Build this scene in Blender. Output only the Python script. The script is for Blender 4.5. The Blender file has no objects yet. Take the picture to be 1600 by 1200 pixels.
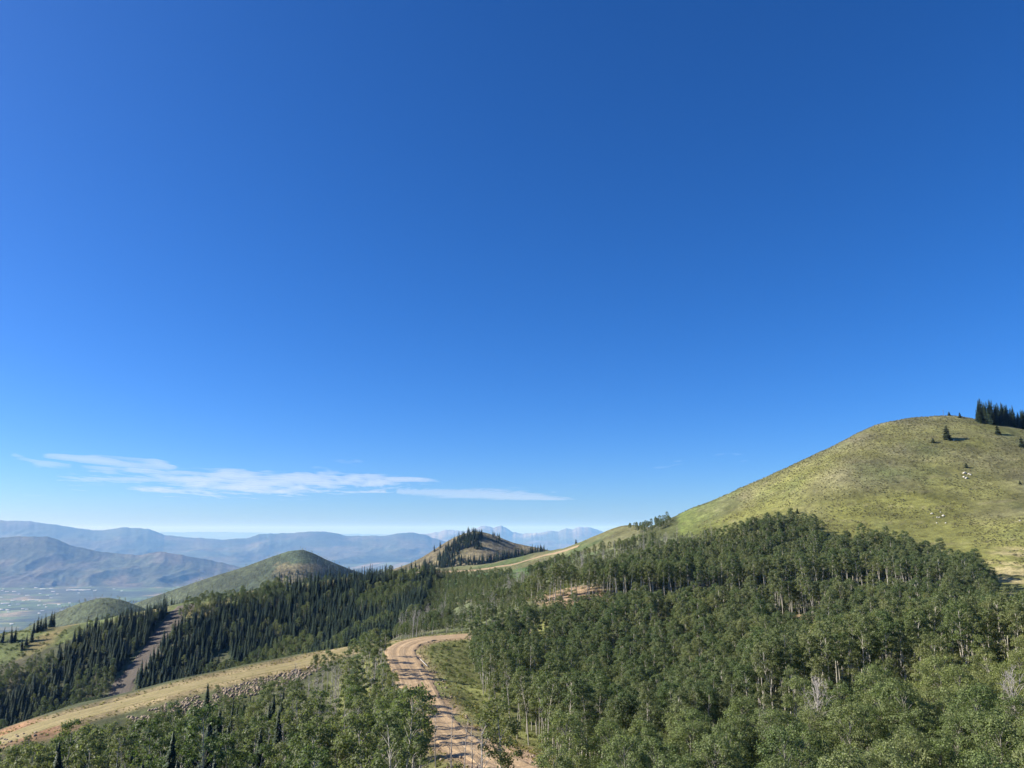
import bpy, math, random
import numpy as np
from mathutils import Vector, Matrix

# ------------------------------------------------------------------ camera
scene = bpy.context.scene
col = scene.collection
F, CU, CV, HOR = 1200.0, 800.0, 600.0, 829.0        # focal length, centre and eye level on the 1600 px photograph
PITCH = math.atan((HOR - CV) / F)
cam_d = bpy.data.cameras.new('camera')
cam_d.sensor_width = 36.0
cam_d.lens = 36.0 * F / 1600.0
cam_d.clip_start = 0.5
cam_d.clip_end = 400000.0
cam = bpy.data.objects.new('camera', cam_d)
cam.rotation_euler = (math.pi / 2 + PITCH, 0, 0)
col.objects.link(cam)
scene.camera = cam

# ------------------------------------------------------------------ sky, sun, exposure
SUN_AZ, SUN_EL = math.radians(-87), math.radians(31)      # azimuth from the view direction (+Y), clockwise
world = bpy.data.worlds.new('World')
scene.world = world
world.use_nodes = True
wn, wl = world.node_tree.nodes, world.node_tree.links
wn.clear()
sky = wn.new('ShaderNodeTexSky')
sky.sky_type = 'NISHITA'
sky.sun_disc = False
sky.sun_elevation = SUN_EL
sky.sun_rotation = SUN_AZ
sky.altitude = 2600
sky.air_density = 1.0
sky.dust_density = 5.0
sky.ozone_density = 10.0
hsv = wn.new('ShaderNodeHueSaturation')
hsv.inputs['Saturation'].default_value = 1.13
hsv.inputs['Hue'].default_value = 0.506
bg = wn.new('ShaderNodeBackground')
bg.inputs['Strength'].default_value = 0.09
wo = wn.new('ShaderNodeOutputWorld')
wl.new(sky.outputs[0], hsv.inputs['Color'])
wl.new(hsv.outputs[0], bg.inputs['Color'])
wl.new(bg.outputs[0], wo.inputs['Surface'])

sun_d = bpy.data.lights.new('sun', 'SUN')
sun_d.energy = 5.0
sun_d.angle = math.radians(0.53)
sun_d.color = (1.0, 0.93, 0.82)
sun = bpy.data.objects.new('sun', sun_d)
sdir = Vector((math.sin(SUN_AZ) * math.cos(SUN_EL), math.cos(SUN_AZ) * math.cos(SUN_EL), math.sin(SUN_EL)))
sun.rotation_euler = sdir.to_track_quat('Z', 'Y').to_euler()
sun.location = (-300, -100, 300)
col.objects.link(sun)

scene.view_settings.view_transform = 'Standard'
scene.view_settings.look = 'None'
scene.view_settings.gamma = 1.0
scene.view_settings.exposure = 0.93
scene.view_settings.use_curve_mapping = False
scene.render.engine = 'CYCLES'
cy = scene.cycles
cy.max_bounces = 5
cy.diffuse_bounces = 3
cy.glossy_bounces = 2
cy.transmission_bounces = 3
cy.transparent_max_bounces = 8
cy.volume_bounces = 1
cy.use_denoising = True
cy.denoiser = 'OPENIMAGEDENOISE'
cy.denoising_input_passes = 'RGB_ALBEDO_NORMAL'
cy.denoising_prefilter = 'ACCURATE'
cy.use_adaptive_sampling = True
cy.adaptive_threshold = 0.01

rng = np.random.default_rng(11)
random.seed(11)

# ------------------------------------------------------------------ helpers
def props(o, label=None, cat=None, group=None, kind=None):
    if label: o['label'] = label
    if cat: o['category'] = cat
    if group: o['group'] = group
    if kind: o['kind'] = kind
    return o

def sh(v):
    return np.asarray(v, float)

def pt(u, v, Y):
    """the point Y metres ahead that the photograph shows at u, v"""
    a, b = (u - CU) / F, (CV - v) / F
    dy = math.cos(PITCH) - b * math.sin(PITCH)
    return (a * Y / dy, Y, (math.sin(PITCH) + b * math.cos(PITCH)) * Y / dy)

def survey(x, y, z):
    """where a place of the world shows in the photograph"""
    x, y, z = sh(x), sh(y), sh(z)
    d = np.maximum(y * math.cos(PITCH) + z * math.sin(PITCH), 1e-3)
    up = -y * math.sin(PITCH) + z * math.cos(PITCH)
    return CU + F * x / d, CV - F * up / d

def _hash(ix, iy, seed):
    h = (ix.astype(np.int64) * 374761393 + iy.astype(np.int64) * 668265263 + seed * 974711) & 0x7fffffff
    h = ((h ^ (h >> 13)) * 1274126177) & 0x7fffffff
    h = (h ^ (h >> 16)) & 0xffff
    return h / 65535.0

def vnoise(x, y, seed=0):
    x, y = sh(x), sh(y)
    ix, iy = np.floor(x), np.floor(y)
    fx, fy = x - ix, y - iy
    fx, fy = fx * fx * fx * (fx * (fx * 6 - 15) + 10), fy * fy * fy * (fy * (fy * 6 - 15) + 10)
    a, b = _hash(ix, iy, seed), _hash(ix + 1, iy, seed)
    c, d = _hash(ix, iy + 1, seed), _hash(ix + 1, iy + 1, seed)
    return (a + (b - a) * fx) * (1 - fy) + (c + (d - c) * fx) * fy      # 0..1

def fbm(x, y, seed=0, octs=4, ridged=False):
    t, amp, s = 0.0, 1.0, 0.0
    for k in range(octs):
        n = vnoise(sh(x) * 2 ** k, sh(y) * 2 ** k, seed + k * 17)
        if ridged:
            n = 1 - np.abs(2 * n - 1)
        t, s, amp = t + n * amp, s + amp, amp * 0.5
    return t / s

def in_poly(u, v, poly):
    u, v = sh(u), sh(v)
    r = np.zeros(np.broadcast(u, v).shape, bool)
    n = len(poly)
    for i in range(n):
        (x0, y0), (x1, y1) = poly[i], poly[(i + 1) % n]
        if y0 == y1: continue
        c = ((y0 > v) != (y1 > v)) & (u < (x1 - x0) * (v - y0) / (y1 - y0) + x0)
        r ^= c
    return r

def line_dist(x, y, line):
    """distance to a polyline of (x, y[, z]) and the interpolated z there"""
    x, y = sh(x), sh(y)
    best = np.full(x.shape, 1e9); bz = np.zeros(x.shape)
    for p, q in zip(line[:-1], line[1:]):
        dx, dy = q[0] - p[0], q[1] - p[1]
        L = dx * dx + dy * dy
        t = np.clip(((x - p[0]) * dx + (y - p[1]) * dy) / L, 0, 1)
        d = np.hypot(x - p[0] - t * dx, y - p[1] - t * dy)
        if len(p) > 2:
            bz = np.where(d < best, p[2] + t * (q[2] - p[2]), bz)
        best = np.minimum(best, d)
    return best, bz

def smooth_line(pts, n=12):
    """Catmull-Rom through the points"""
    P = [np.array(p, float) for p in pts]
    P = [2 * P[0] - P[1]] + P + [2 * P[-1] - P[-2]]
    out = []
    for i in range(1, len(P) - 2):
        for k in range(n):
            t = k / n
            a, b, c, d = P[i - 1:i + 3]
            out.append(0.5 * (2 * b + (c - a) * t + (2 * a - 5 * b + 4 * c - d) * t * t + (3 * b - a - 3 * c + d) * t ** 3))
    out.append(P[-2])
    return out

def mesh_np(name, verts, faces, smooth=True, mats=(), fmat=None):
    """verts (n,3), faces (m,k) with one k, or a list of such arrays"""
    me = bpy.data.meshes.new(name)
    verts = np.asarray(verts, np.float32)
    fl = faces if isinstance(faces, list) else [faces]
    fl = [np.asarray(f, np.int32) for f in fl if len(f)]
    loops = np.concatenate([f.ravel() for f in fl])
    tot = np.concatenate([np.full(len(f), f.shape[1], np.int32) for f in fl])
    start = np.concatenate([[0], np.cumsum(tot)[:-1]]).astype(np.int32)
    me.vertices.add(len(verts)); me.vertices.foreach_set('co', verts.ravel())
    me.loops.add(len(loops)); me.loops.foreach_set('vertex_index', loops)
    me.polygons.add(len(tot)); me.polygons.foreach_set('loop_start', start); me.polygons.foreach_set('loop_total', tot)
    if smooth: me.polygons.foreach_set('use_smooth', np.ones(len(tot), bool))
    if fmat is not None: me.polygons.foreach_set('material_index', np.asarray(fmat, np.int32))
    for m in mats: me.materials.append(m)
    me.update(calc_edges=True)
    return me

def grid_faces(nr, nc):
    i = np.arange(nr - 1)[:, None] * nc + np.arange(nc - 1)[None, :]
    i = i.ravel()
    return np.stack([i, i + 1, i + nc + 1, i + nc], 1)

def add_obj(name, me, parent=None, loc=None):
    o = bpy.data.objects.new(name, me)
    col.objects.link(o)
    if parent is not None: o.parent = parent
    if loc is not None: o.location = loc
    return o

def set_color(me, rgb, name='cover'):
    a = me.color_attributes.new(name, 'FLOAT_COLOR', 'POINT')
    c = np.ones((len(rgb), 4), np.float32); c[:, :3] = rgb
    a.data.foreach_set('color', c.ravel())

# ------------------------------------------------------------------ materials
def new_mat(name):
    m = bpy.data.materials.new(name)
    m.use_nodes = True
    nt = m.node_tree
    b = nt.nodes['Principled BSDF']
    b.inputs['Roughness'].default_value = 0.85
    b.inputs['Specular IOR Level'].default_value = 0.2
    return m, nt, b

def nd(nt, kind, **kw):
    n = nt.nodes.new(kind)
    for k, v in kw.items():
        if k in n.inputs: n.inputs[k].default_value = v
        else: setattr(n, k, v)
    return n

def noise_node(nt, vec, scale, detail=4, rough=0.55):
    n = nd(nt, 'ShaderNodeTexNoise', Scale=scale, Detail=detail, Roughness=rough)
    nt.links.new(vec, n.inputs['Vector'])
    return n.outputs['Fac']

def ramp(nt, fac, stops):
    r = nt.nodes.new('ShaderNodeValToRGB')
    e = r.color_ramp.elements
    while len(e) < len(stops): e.new(0.5)
    for k, (p, c) in enumerate(stops):
        e[k].position = p
        e[k].color = (c, c, c, 1) if isinstance(c, (int, float)) else (*c, 1)
    nt.links.new(fac, r.inputs['Fac'])
    return r.outputs['Color']

def mixc(nt, fac, a, b, mode='MIX'):
    m = nt.nodes.new('ShaderNodeMix'); m.data_type = 'RGBA'; m.blend_type = mode
    for k, v in ((0, fac), (6, a), (7, b)):
        if hasattr(v, 'is_output'): nt.links.new(v, m.inputs[k])
        else: m.inputs[k].default_value = v if isinstance(v, (int, float)) else (*v, 1)
    return m.outputs[2]

def terrain_mat(name, scales=(0.05, 0.35, 1.6), bump=0.5, dist=0.6, lo=0.62, hi=1.35):
    """cover colour of the ground, broken up by noise of several sizes"""
    m, nt, b = new_mat(name)
    g = nd(nt, 'ShaderNodeNewGeometry')
    at = nd(nt, 'ShaderNodeAttribute', attribute_name='cover')
    c = at.outputs['Color']
    for k, s in enumerate(scales):
        f = noise_node(nt, g.outputs['Position'], s, 5, 0.6)
        c = mixc(nt, 1.0, c, ramp(nt, f, [(0.3, lo), (0.7, hi)]), 'MULTIPLY')
    nt.links.new(c, b.inputs['Base Color'])
    h = noise_node(nt, g.outputs['Position'], scales[-1], 5, 0.7)
    bp = nd(nt, 'ShaderNodeBump', Strength=bump, Distance=dist)
    nt.links.new(h, bp.inputs['Height'])
    nt.links.new(bp.outputs[0], b.inputs['Normal'])
    return m

def leaf_mat(name, c0, c1, trans=0.3, gloss=0.55, lo=0.65, hi=1.5):
    m, nt, b = new_mat(name)
    oi = nd(nt, 'ShaderNodeObjectInfo')
    g = nd(nt, 'ShaderNodeNewGeometry')
    tree = mixc(nt, oi.outputs['Random'], c0, c1)
    stand = noise_node(nt, oi.outputs['Location'], 0.022, 3)
    tree = mixc(nt, 1.0, tree, ramp(nt, stand, [(0.3, (0.78, 0.84, 0.86)), (0.52, (1.0, 1.0, 1.0)), (0.72, (1.26, 1.16, 1.02))]), 'MULTIPLY')
    leaf = ramp(nt, g.outputs['Random Per Island'], [(0.0, lo), (0.6, 1.0), (1.0, hi)])
    c = mixc(nt, 1.0, tree, leaf, 'MULTIPLY')
    nt.links.new(c, b.inputs['Base Color'])
    b.inputs['Roughness'].default_value = gloss
    b.inputs['Specular IOR Level'].default_value = 0.25 if gloss > 0.5 else 0.5
    if trans:
        t = nd(nt, 'ShaderNodeBsdfTranslucent')
        tc = mixc(nt, 1.0, c, (1.15, 1.25, 0.6), 'MULTIPLY')
        nt.links.new(tc, t.inputs['Color'])
        mx = nd(nt, 'ShaderNodeMixShader'); mx.inputs[0].default_value = trans
        nt.links.new(b.outputs[0], mx.inputs[1]); nt.links.new(t.outputs[0], mx.inputs[2])
        nt.links.new(mx.outputs[0], nt.nodes['Material Output'].inputs['Surface'])
    return m

def plain_mat(name, c, var=0.3, scale=3.0, rough=0.85, bump=0.0):
    m, nt, b = new_mat(name)
    tc = nd(nt, 'ShaderNodeTexCoord')
    oi = nd(nt, 'ShaderNodeObjectInfo')
    f = noise_node(nt, tc.outputs['Object'], scale, 4)
    cc = mixc(nt, 1.0, c, ramp(nt, f, [(0.3, 1 - var), (0.7, 1 + var)]), 'MULTIPLY')
    cc = mixc(nt, 1.0, cc, ramp(nt, oi.outputs['Random'], [(0, 0.85), (1, 1.12)]), 'MULTIPLY')
    nt.links.new(cc, b.inputs['Base Color'])
    b.inputs['Roughness'].default_value = rough
    if bump:
        bp = nd(nt, 'ShaderNodeBump', Strength=bump, Distance=0.3)
        nt.links.new(f, bp.inputs['Height']); nt.links.new(bp.outputs[0], b.inputs['Normal'])
    return m

def bark_mat(name, c, dark, scale):
    """pale bark with dark scars"""
    m, nt, b = new_mat(name)
    tc = nd(nt, 'ShaderNodeTexCoord')
    f = noise_node(nt, tc.outputs['Object'], scale, 5, 0.7)
    cc = mixc(nt, ramp(nt, f, [(0.32, 1.0), (0.46, 0.0)]), c, dark)
    nt.links.new(cc, b.inputs['Base Color'])
    return m

M = dict(
    ground=terrain_mat('hillside_ground'),
    hills=terrain_mat('foothill_ground', (0.006, 0.03, 0.12), 0.8, 5.0, 0.6, 1.4),
    range=terrain_mat('mountain_ground', (0.0006, 0.003, 0.012), 0.6, 40.0, 0.6, 1.4),
    valley=terrain_mat('valley_ground', (0.0012, 0.006, 0.03), 0.0, 1.0, 0.6, 1.4),
    aspen=leaf_mat('aspen_leaves', (0.104, 0.146, 0.058), (0.178, 0.196, 0.092), 0.45),
    aspen_near=leaf_mat('near_aspen_leaves', (0.170, 0.212, 0.080), (0.235, 0.255, 0.112), 0.45, 0.52, 0.5, 1.7),
    scrub=leaf_mat('scrub_leaves', (0.140, 0.168, 0.085), (0.190, 0.200, 0.120), 0.40),
    bush=leaf_mat('bush_leaves', (0.125, 0.160, 0.050), (0.175, 0.195, 0.075), 0.42),
    spruce=leaf_mat('spruce_needles', (0.020, 0.040, 0.024), (0.045, 0.066, 0.034), 0.0),
    pine=leaf_mat('pine_needles', (0.030, 0.042, 0.018), (0.040, 0.052, 0.022), 0.0),
    sage=leaf_mat('sage_leaves', (0.17, 0.165, 0.08), (0.22, 0.20, 0.12), 0.3),
    tuft=leaf_mat('dry_grass_blades', (0.30, 0.25, 0.11), (0.22, 0.22, 0.08), 0.4),
    aspen_bark=bark_mat('aspen_bark', (0.46, 0.43, 0.36), (0.12, 0.10, 0.08), 2.2),
    dead_bark=bark_mat('weathered_wood', (0.40, 0.37, 0.33), (0.20, 0.18, 0.16), 2.0),
    grey_bark=bark_mat('grey_bark', (0.24, 0.225, 0.19), (0.10, 0.09, 0.075), 2.0),
    spruce_bark=bark_mat('spruce_bark', (0.085, 0.065, 0.05), (0.05, 0.04, 0.03), 2.0),
    rock=plain_mat('rock', (0.30, 0.24, 0.17), 0.35, 1.5, 0.9, 0.4),
    boulder=plain_mat('pale_boulder', (0.52, 0.49, 0.42), 0.25, 1.2, 0.9, 0.4),
    building=plain_mat('pale_building', (0.60, 0.59, 0.58), 0.1, 0.05),
    metal=plain_mat('mast_metal', (0.16, 0.17, 0.18), 0.1, 2.0, 0.5),
)

def dirt_mat(name, c0, c1, rut):
    """graded dirt: pale wheel lines along the strip, darker loose earth beside them"""
    m, nt, b = new_mat(name)
    uv = nd(nt, 'ShaderNodeAttribute', attribute_name='across')
    g = nd(nt, 'ShaderNodeNewGeometry')
    f1 = noise_node(nt, g.outputs['Position'], 0.25, 6, 0.65)
    f2 = noise_node(nt, g.outputs['Position'], 1.7, 6, 0.7)
    c = mixc(nt, ramp(nt, f1, [(0.3, 0.0), (0.7, 1.0)]), c0, c1)
    c = mixc(nt, 1.0, c, ramp(nt, f2, [(0.3, 0.72), (0.7, 1.25)]), 'MULTIPLY')
    mp = nd(nt, 'ShaderNodeMapping'); mp.inputs['Scale'].default_value = (1.0, 0.012, 1.0)
    nt.links.new(uv.outputs['Vector'], mp.inputs['Vector'])
    f3 = noise_node(nt, mp.outputs[0], 1.3, 4, 0.6)
    c = mixc(nt, 1.0, c, ramp(nt, f3, [(0.35, 1 - rut), (0.65, 1 + rut)]), 'MULTIPLY')
    nt.links.new(c, b.inputs['Base Color'])
    bp = nd(nt, 'ShaderNodeBump', Strength=0.6, Distance=0.25)
    nt.links.new(f2, bp.inputs['Height']); nt.links.new(bp.outputs[0], b.inputs['Normal'])
    return m

# ------------------------------------------------------------------ hillside: one terrain through surveyed points
ROAD_PX = [(800, 992, 276), (745, 993, 272), (700, 996, 268), (668, 999, 264), (640, 1006, 257), (626, 1018, 246), (632, 1034, 232),
           (643, 1055, 216), (655, 1080, 197), (666, 1105, 181), (688, 1135, 163), (722, 1162, 146), (764, 1184, 130),
           (812, 1208, 115), (870, 1240, 98), (960, 1330, 72)]
TRACK_PX = [(-120, 1205, 212), (0, 1158, 220), (100, 1124, 229), (200, 1098, 239), (300, 1072, 249), (400, 1051, 259), (480, 1034, 268),
            (560, 1012, 280), (626, 1003, 280)]
road_line = smooth_line([pt(*p) for p in ROAD_PX], 10)
track_line = smooth_line([pt(*p) for p in TRACK_PX], 8)
CREST = [(1700, 690, 480), (1600, 670, 490), (1520, 655, 500), (1480, 648, 505), (1440, 650, 505), (1400, 656, 505), (1370, 664, 505),
         (1310, 693, 500), (1250, 722, 495), (1200, 743, 495), (1140, 769, 500), (1100, 788, 505), (1060, 806, 515), (1020, 824, 545),
         (985, 818, 570), (960, 824, 575), (920, 842, 590), (900, 850, 600), (860, 861, 630), (830, 870, 645), (800, 878, 655),
         (760, 885, 665), (700, 889, 665), (650, 890, 665), (600, 897, 655), (560, 902, 645), (500, 908, 635), (450, 914, 625), (400, 921, 615),
         (350, 929, 605), (300, 940, 595), (250, 952, 590), (200, 963, 585), (150, 970, 590), (100, 980, 590), (50, 987, 590), (0, 992, 590),
         (-150, 1010, 580)]
GROUND = [
    # slope right of the road
    (720, 1022, 250), (760, 1062, 225), (745, 1110, 190), (800, 1157, 160), (860, 1187, 142), (930, 1208, 130),
    (800, 1010, 258), (850, 1080, 205), (950, 1100, 195), (950, 1030, 235), (1100, 1050, 205), (1100, 1000, 240), (1200, 1060, 185),
    # the bench across the aspens
    (850, 948, 292), (900, 940, 295), (1000, 942, 295), (1100, 940, 293), (1200, 937, 288), (1300, 931, 280), (1370, 934, 268), (1450, 945, 245),
    (1250, 985, 232), (1040, 992, 245), (1350, 1085, 140), (1450, 1065, 145), (1530, 1045, 150), (1590, 952, 213), (1640, 960, 205), (1500, 990, 195),
    # forest top and the grass hill
    (1180, 832, 372), (1250, 826, 378), (1330, 858, 345), (1400, 864, 332), (1500, 900, 290), (1550, 938, 246),
    (1250, 800, 405), (1350, 800, 388), (1450, 800, 376), (1550, 800, 366), (1650, 800, 356), (1600, 870, 300), (1560, 900, 276),
    (1300, 740, 430), (1400, 740, 420), (1500, 740, 415), (1600, 740, 410), (1350, 690, 470), (1400, 690, 462), (1500, 690, 455), (1600, 690, 450),
    (1150, 800, 458), (1200, 770, 462), (1100, 830, 445), (1050, 845, 440),
    # far aspens, knoll and saddle
    (1000, 866, 430), (1000, 905, 345), (900, 886, 450), (900, 915, 350), (850, 912, 400), (800, 915, 440), (760, 935, 400), (720, 965, 345), (695, 984, 305),
    (1100, 885, 352), (940, 850, 520), (880, 870, 560), (700, 930, 520), (760, 905, 560), (690, 962, 440), (650, 985, 345), (610, 1000, 300),
    # ravine behind the spur and the spruce slope
    (600, 990, 430), (500, 1030, 470), (450, 1045, 480), (350, 1080, 490), (200, 1122, 490), (100, 1152, 490), (0, 1185, 490), (-150, 1230, 480),
    (100, 1060, 530), (300, 1005, 535), (450, 975, 545), (600, 940, 550), (0, 1075, 530),
    # spur: near edge, rocky bank, tree belt below it
    (0, 1175, 213), (100, 1138, 222), (200, 1112, 231), (300, 1086, 241), (400, 1062, 251), (470, 1046, 260),
    (120, 1150, 215), (220, 1128, 223), (300, 1106, 231), (400, 1080, 241),
    (300, 1165, 212), (400, 1135, 220), (200, 1180, 208), (100, 1195, 200), (0, 1225, 192), (500, 1132, 195), (550, 1065, 235), (590, 1030, 255),
    (600, 1192, 150), (400, 1205, 165), (200, 1228, 170), (0, 1255, 170), (560, 1120, 190),
    (500, 1290, 100), (100, 1300, 120), (-200, 1300, 170), (640, 1230, 120),
    (1800, 750, 400), (1800, 900, 260), (1800, 1000, 190)]
CP = [pt(*p) for p in GROUND] + [pt(*p) for p in ROAD_PX] + [pt(*p) for p in TRACK_PX]
for (u, v, Y) in CREST:
    p = pt(u, v, Y)
    CP += [p, (p[0] * (1 + 70 / Y), Y + 70, p[2] - 24), (p[0] * (1 + 200 / Y), Y + 200, p[2] - 105), (p[0] * (1 + 500 / Y), Y + 500, p[2] - 300)]
for (u, v, Y) in TRACK_PX[:-2]:                       # the spur falls away behind the track
    p = pt(u, v - 13, Y + 7)
    CP += [p, (p[0] * 1.12, p[1] + 30, p[2] - 10), (p[0] * 1.3, p[1] + 75, p[2] - 26)]
CP += [(17, 85, -30), (40, 80, -26), (62, 85, -24), (25, 50, -25), (8, 60, -29), (0, 0, -21), (60, 30, -19), (-60, 30, -30), (-150, 60, -42),
       (150, 100, -12), (60, 110, -27), (30, 115, -29), (90, 60, -19), (0, -150, -10), (200, -100, 5), (-200, -100, -40), (-300, 100, -70), (260, 180, -8)]
CP = np.array(CP, float)

def tps_fit(P, smooth=2e-4):
    X = P[:, :2] / 300.0
    d = np.hypot(X[:, None, 0] - X[None, :, 0], X[:, None, 1] - X[None, :, 1])
    K = np.where(d > 0, d * d * np.log(np.maximum(d, 1e-12)), 0) + smooth * np.eye(len(X))
    A = np.hstack([np.ones((len(X), 1)), X])
    L = np.block([[K, A], [A.T, np.zeros((3, 3))]])
    return X, np.linalg.solve(L, np.concatenate([P[:, 2], np.zeros(3)]))
TX, TW = tps_fit(CP)
def tps(x, y):
    x, y = sh(x).ravel() / 300.0, sh(y).ravel() / 300.0
    out = TW[-3] + TW[-2] * x + TW[-1] * y
    for k in range(len(TX)):
        d2 = (x - TX[k, 0]) ** 2 + (y - TX[k, 1]) ** 2
        out += TW[k] * 0.5 * d2 * np.log(np.maximum(d2, 1e-12))
    return out

STEP = 2.5
GX0, GX1, GY0, GY1 = -560.0, 560.0, -120.0, 900.0
gx = np.arange(GX0, GX1 + 0.1, STEP); gy = np.arange(GY0, GY1 + 0.1, STEP)
# thin-plate surface on a coarse lattice, then cubic-smooth bilinear to the fine one
cx = np.arange(GX0, GX1 + 10.1, 10.0); cyy = np.arange(GY0, GY1 + 10.1, 10.0)
CXX, CYY = np.meshgrid(cx, cyy)
CZ = tps(CXX, CYY).reshape(CXX.shape)
def catrom(a, t):
    n = len(a)
    i = np.clip(np.floor(t).astype(int), 0, n - 2); f = (t - i)
    i0, i1, i2, i3 = np.clip(i - 1, 0, n - 1), i, i + 1, np.clip(i + 2, 0, n - 1)
    sh_ = (-1,) + (1,) * (a.ndim - 1)
    f = f.reshape(sh_)
    return 0.5 * (2 * a[i1] + (a[i2] - a[i0]) * f + (2 * a[i0] - 5 * a[i1] + 4 * a[i2] - a[i3]) * f ** 2 + (3 * a[i1] - a[i0] - 3 * a[i2] + a[i3]) * f ** 3)
HZ = catrom(CZ, (gy - GY0) / 10.0)
HZ = catrom(HZ.T.copy(), (gx - GX0) / 10.0).T
XX, YY = np.meshgrid(gx, gy)
rd, rz = line_dist(XX, YY, road_line)
td, tz = line_dist(XX, YY, track_line)
rough = np.clip((np.minimum(rd, td) - 8) / 15, 0, 1)
HZ = HZ + rough * ((fbm(XX / 38, YY / 38, 3, 4) - 0.5) * 3.2 + (fbm(XX / 9, YY / 9, 5, 3) - 0.5) * 0.7)
def sstep(d, a, b):
    t = np.clip((d - a) / (b - a), 0, 1)
    return t * t * (3 - 2 * t)
w = 1 - sstep(rd, 6.0, 13.0)
HZ = HZ * (1 - w) + rz * w
w = 1 - sstep(td, 5.5, 10.0)
HZ = HZ * (1 - w) + tz * w

def height(x, y):
    x, y = sh(x), sh(y)
    fx, fy = np.clip((x - GX0) / STEP, 0, len(gx) - 1.001), np.clip((y - GY0) / STEP, 0, len(gy) - 1.001)
    i, j = fx.astype(int), fy.astype(int); s, t = fx - i, fy - j
    return (HZ[j, i] * (1 - s) + HZ[j, i + 1] * s) * (1 - t) + (HZ[j + 1, i] * (1 - s) + HZ[j + 1, i + 1] * s) * t

def ground_at(u, v, y0=60.0, y1=880.0):
    """the first place on the hillside along the line of sight"""
    Y = np.arange(y0, y1, 0.5)
    a, b = (u - CU) / F, (CV - v) / F
    dy = math.cos(PITCH) - b * math.sin(PITCH)
    X, Z = a * Y / dy, (math.sin(PITCH) + b * math.cos(PITCH)) * Y / dy
    ok = np.nonzero((Z <= height(X, Y)) & (np.abs(X) < GX1))[0]
    k = ok[0] if len(ok) else int(np.argmin(np.abs(Z - height(X, Y))))
    return np.array([X[k], Y[k], height(X[k], Y[k])])

# ---- strips on the ground
def strip_path(pix, y0=60.0, y1=880.0):
    return [ground_at(u, v, y0, y1) for u, v in pix]
run_line = smooth_line(strip_path([(292, 945), (270, 970), (245, 1005), (218, 1040), (192, 1072)], 420) +
                       [np.array(pt(176, 1100, 490))], 8)
run_half = [8, 9, 9, 8.5, 8, 7.5, 7]
ridge_track = smooth_line(strip_path([(905, 853), (880, 861), (850, 868), (820, 877), (790, 884), (750, 890), (700, 893), (650, 895)], 500), 6)

UU, VV = survey(XX, YY, HZ)
# ---- ground cover colours
def lerp(a, b, t):
    t = np.clip(t, 0, 1)[..., None]
    return a * (1 - t) + np.asarray(b, float) * t
cov = np.zeros(XX.shape + (3,)) + np.array([0.075, 0.085, 0.032])
n1 = fbm(XX / 60, YY / 60, 21, 4); n2 = fbm(XX / 22, YY / 30, 31, 4); n3 = fbm(XX / 14, YY / 14, 41, 3)
HILL = [(1060, 800), (1060, 850), (1130, 850), (1190, 828), (1260, 826), (1310, 850), (1400, 862), (1500, 890), (1545, 930), (1570, 965), (1720, 990), (1900, 990),
        (1900, 560), (1000, 560), (1040, 800)]
hill = in_poly(UU, VV, HILL) & (YY > 190)
grass = lerp(np.zeros(XX.shape + (3,)) + np.array([0.172, 0.174, 0.050]), (0.172, 0.160, 0.090), (n1 - 0.42) * 3 + (HZ - 28) / 45)
grass = lerp(grass, (0.145, 0.155, 0.062), (n2 - 0.52) * 2)
grass = lerp(grass, (0.12, 0.16, 0.04), np.clip((1170 - UU) / 90, 0, 1) * 0.75 + (n2 - 0.5))
trail = np.abs(np.mod(HZ / 8.5 + 1.6 * fbm(XX / 90, YY / 90, 61, 3), 1.0) - 0.5)
grass = lerp(grass, (0.25, 0.215, 0.13), np.clip(1 - trail / 0.045, 0, 1) * 0.38)
cov = np.where(hill[..., None], grass, cov)
far_saddle = (YY > 420) & (UU < 1000) & (UU > 640) & (VV < 905)
cov = np.where(far_saddle[..., None], lerp(lerp(np.zeros(XX.shape + (3,)) + np.array([0.150, 0.148, 0.066]), (0.095, 0.125, 0.045), (n2 - 0.45) * 4), (0.26, 0.19, 0.11), (n1 - 0.55) * 5), cov)
SCRUB_SLOPE = [(655, 992), (690, 986), (730, 985), (800, 955), (850, 936), (890, 923), (940, 909), (1000, 891), (1110, 868), (1130, 840), (1060, 838), (985, 850), (930, 862), (880, 872), (830, 884), (790, 893), (690, 900), (650, 950)]
scr = in_poly(UU, VV, SCRUB_SLOPE) & (YY > 250) & (YY < 720)
cov = np.where(scr[..., None], lerp(lerp(np.zeros(XX.shape + (3,)) + np.array([0.135, 0.155, 0.066]), (0.085, 0.145, 0.045), (YY - 470) / 60), (0.175, 0.165, 0.09), (n2 - 0.5) * 3), cov)
leftm = (YY > 480) & (UU < 660) & (VV < np.interp(UU, [0, 60, 150, 300, 420, 500, 660], [1040, 1020, 985, 965, 950, 925, 905]))
cov = np.where(leftm[..., None], lerp(np.zeros(XX.shape + (3,)) + np.array([0.105, 0.13, 0.04]), (0.20, 0.165, 0.065), (n2 - 0.42) * 4), cov)
leftf = (YY > 360) & (UU < 690) & ~leftm
cov = np.where(leftf[..., None], lerp(np.zeros(XX.shape + (3,)) + np.array([0.075, 0.085, 0.04]), (0.13, 0.115, 0.07), (n3 - 0.45) * 3), cov)
cov = lerp(cov, (0.175, 0.185, 0.058), (1 - sstep(rd, 14, 26)) * (YY < 285))
cov = lerp(cov, (0.33, 0.23, 0.135), (1 - sstep(rd, 5.5, 8.5)) * np.clip(0.55 + (n3 - 0.5) * 3, 0, 1))
bank = (UU > 690) & (UU < 900) & (YY < 165) & (rd < 16)
cov = lerp(cov, (0.36, 0.25, 0.15), bank * np.clip(0.5 + (n3 - 0.5) * 4, 0, 1))
cov = lerp(cov, (0.30, 0.235, 0.12), (1 - sstep(td, 7, 11)) * 0.9)
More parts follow.
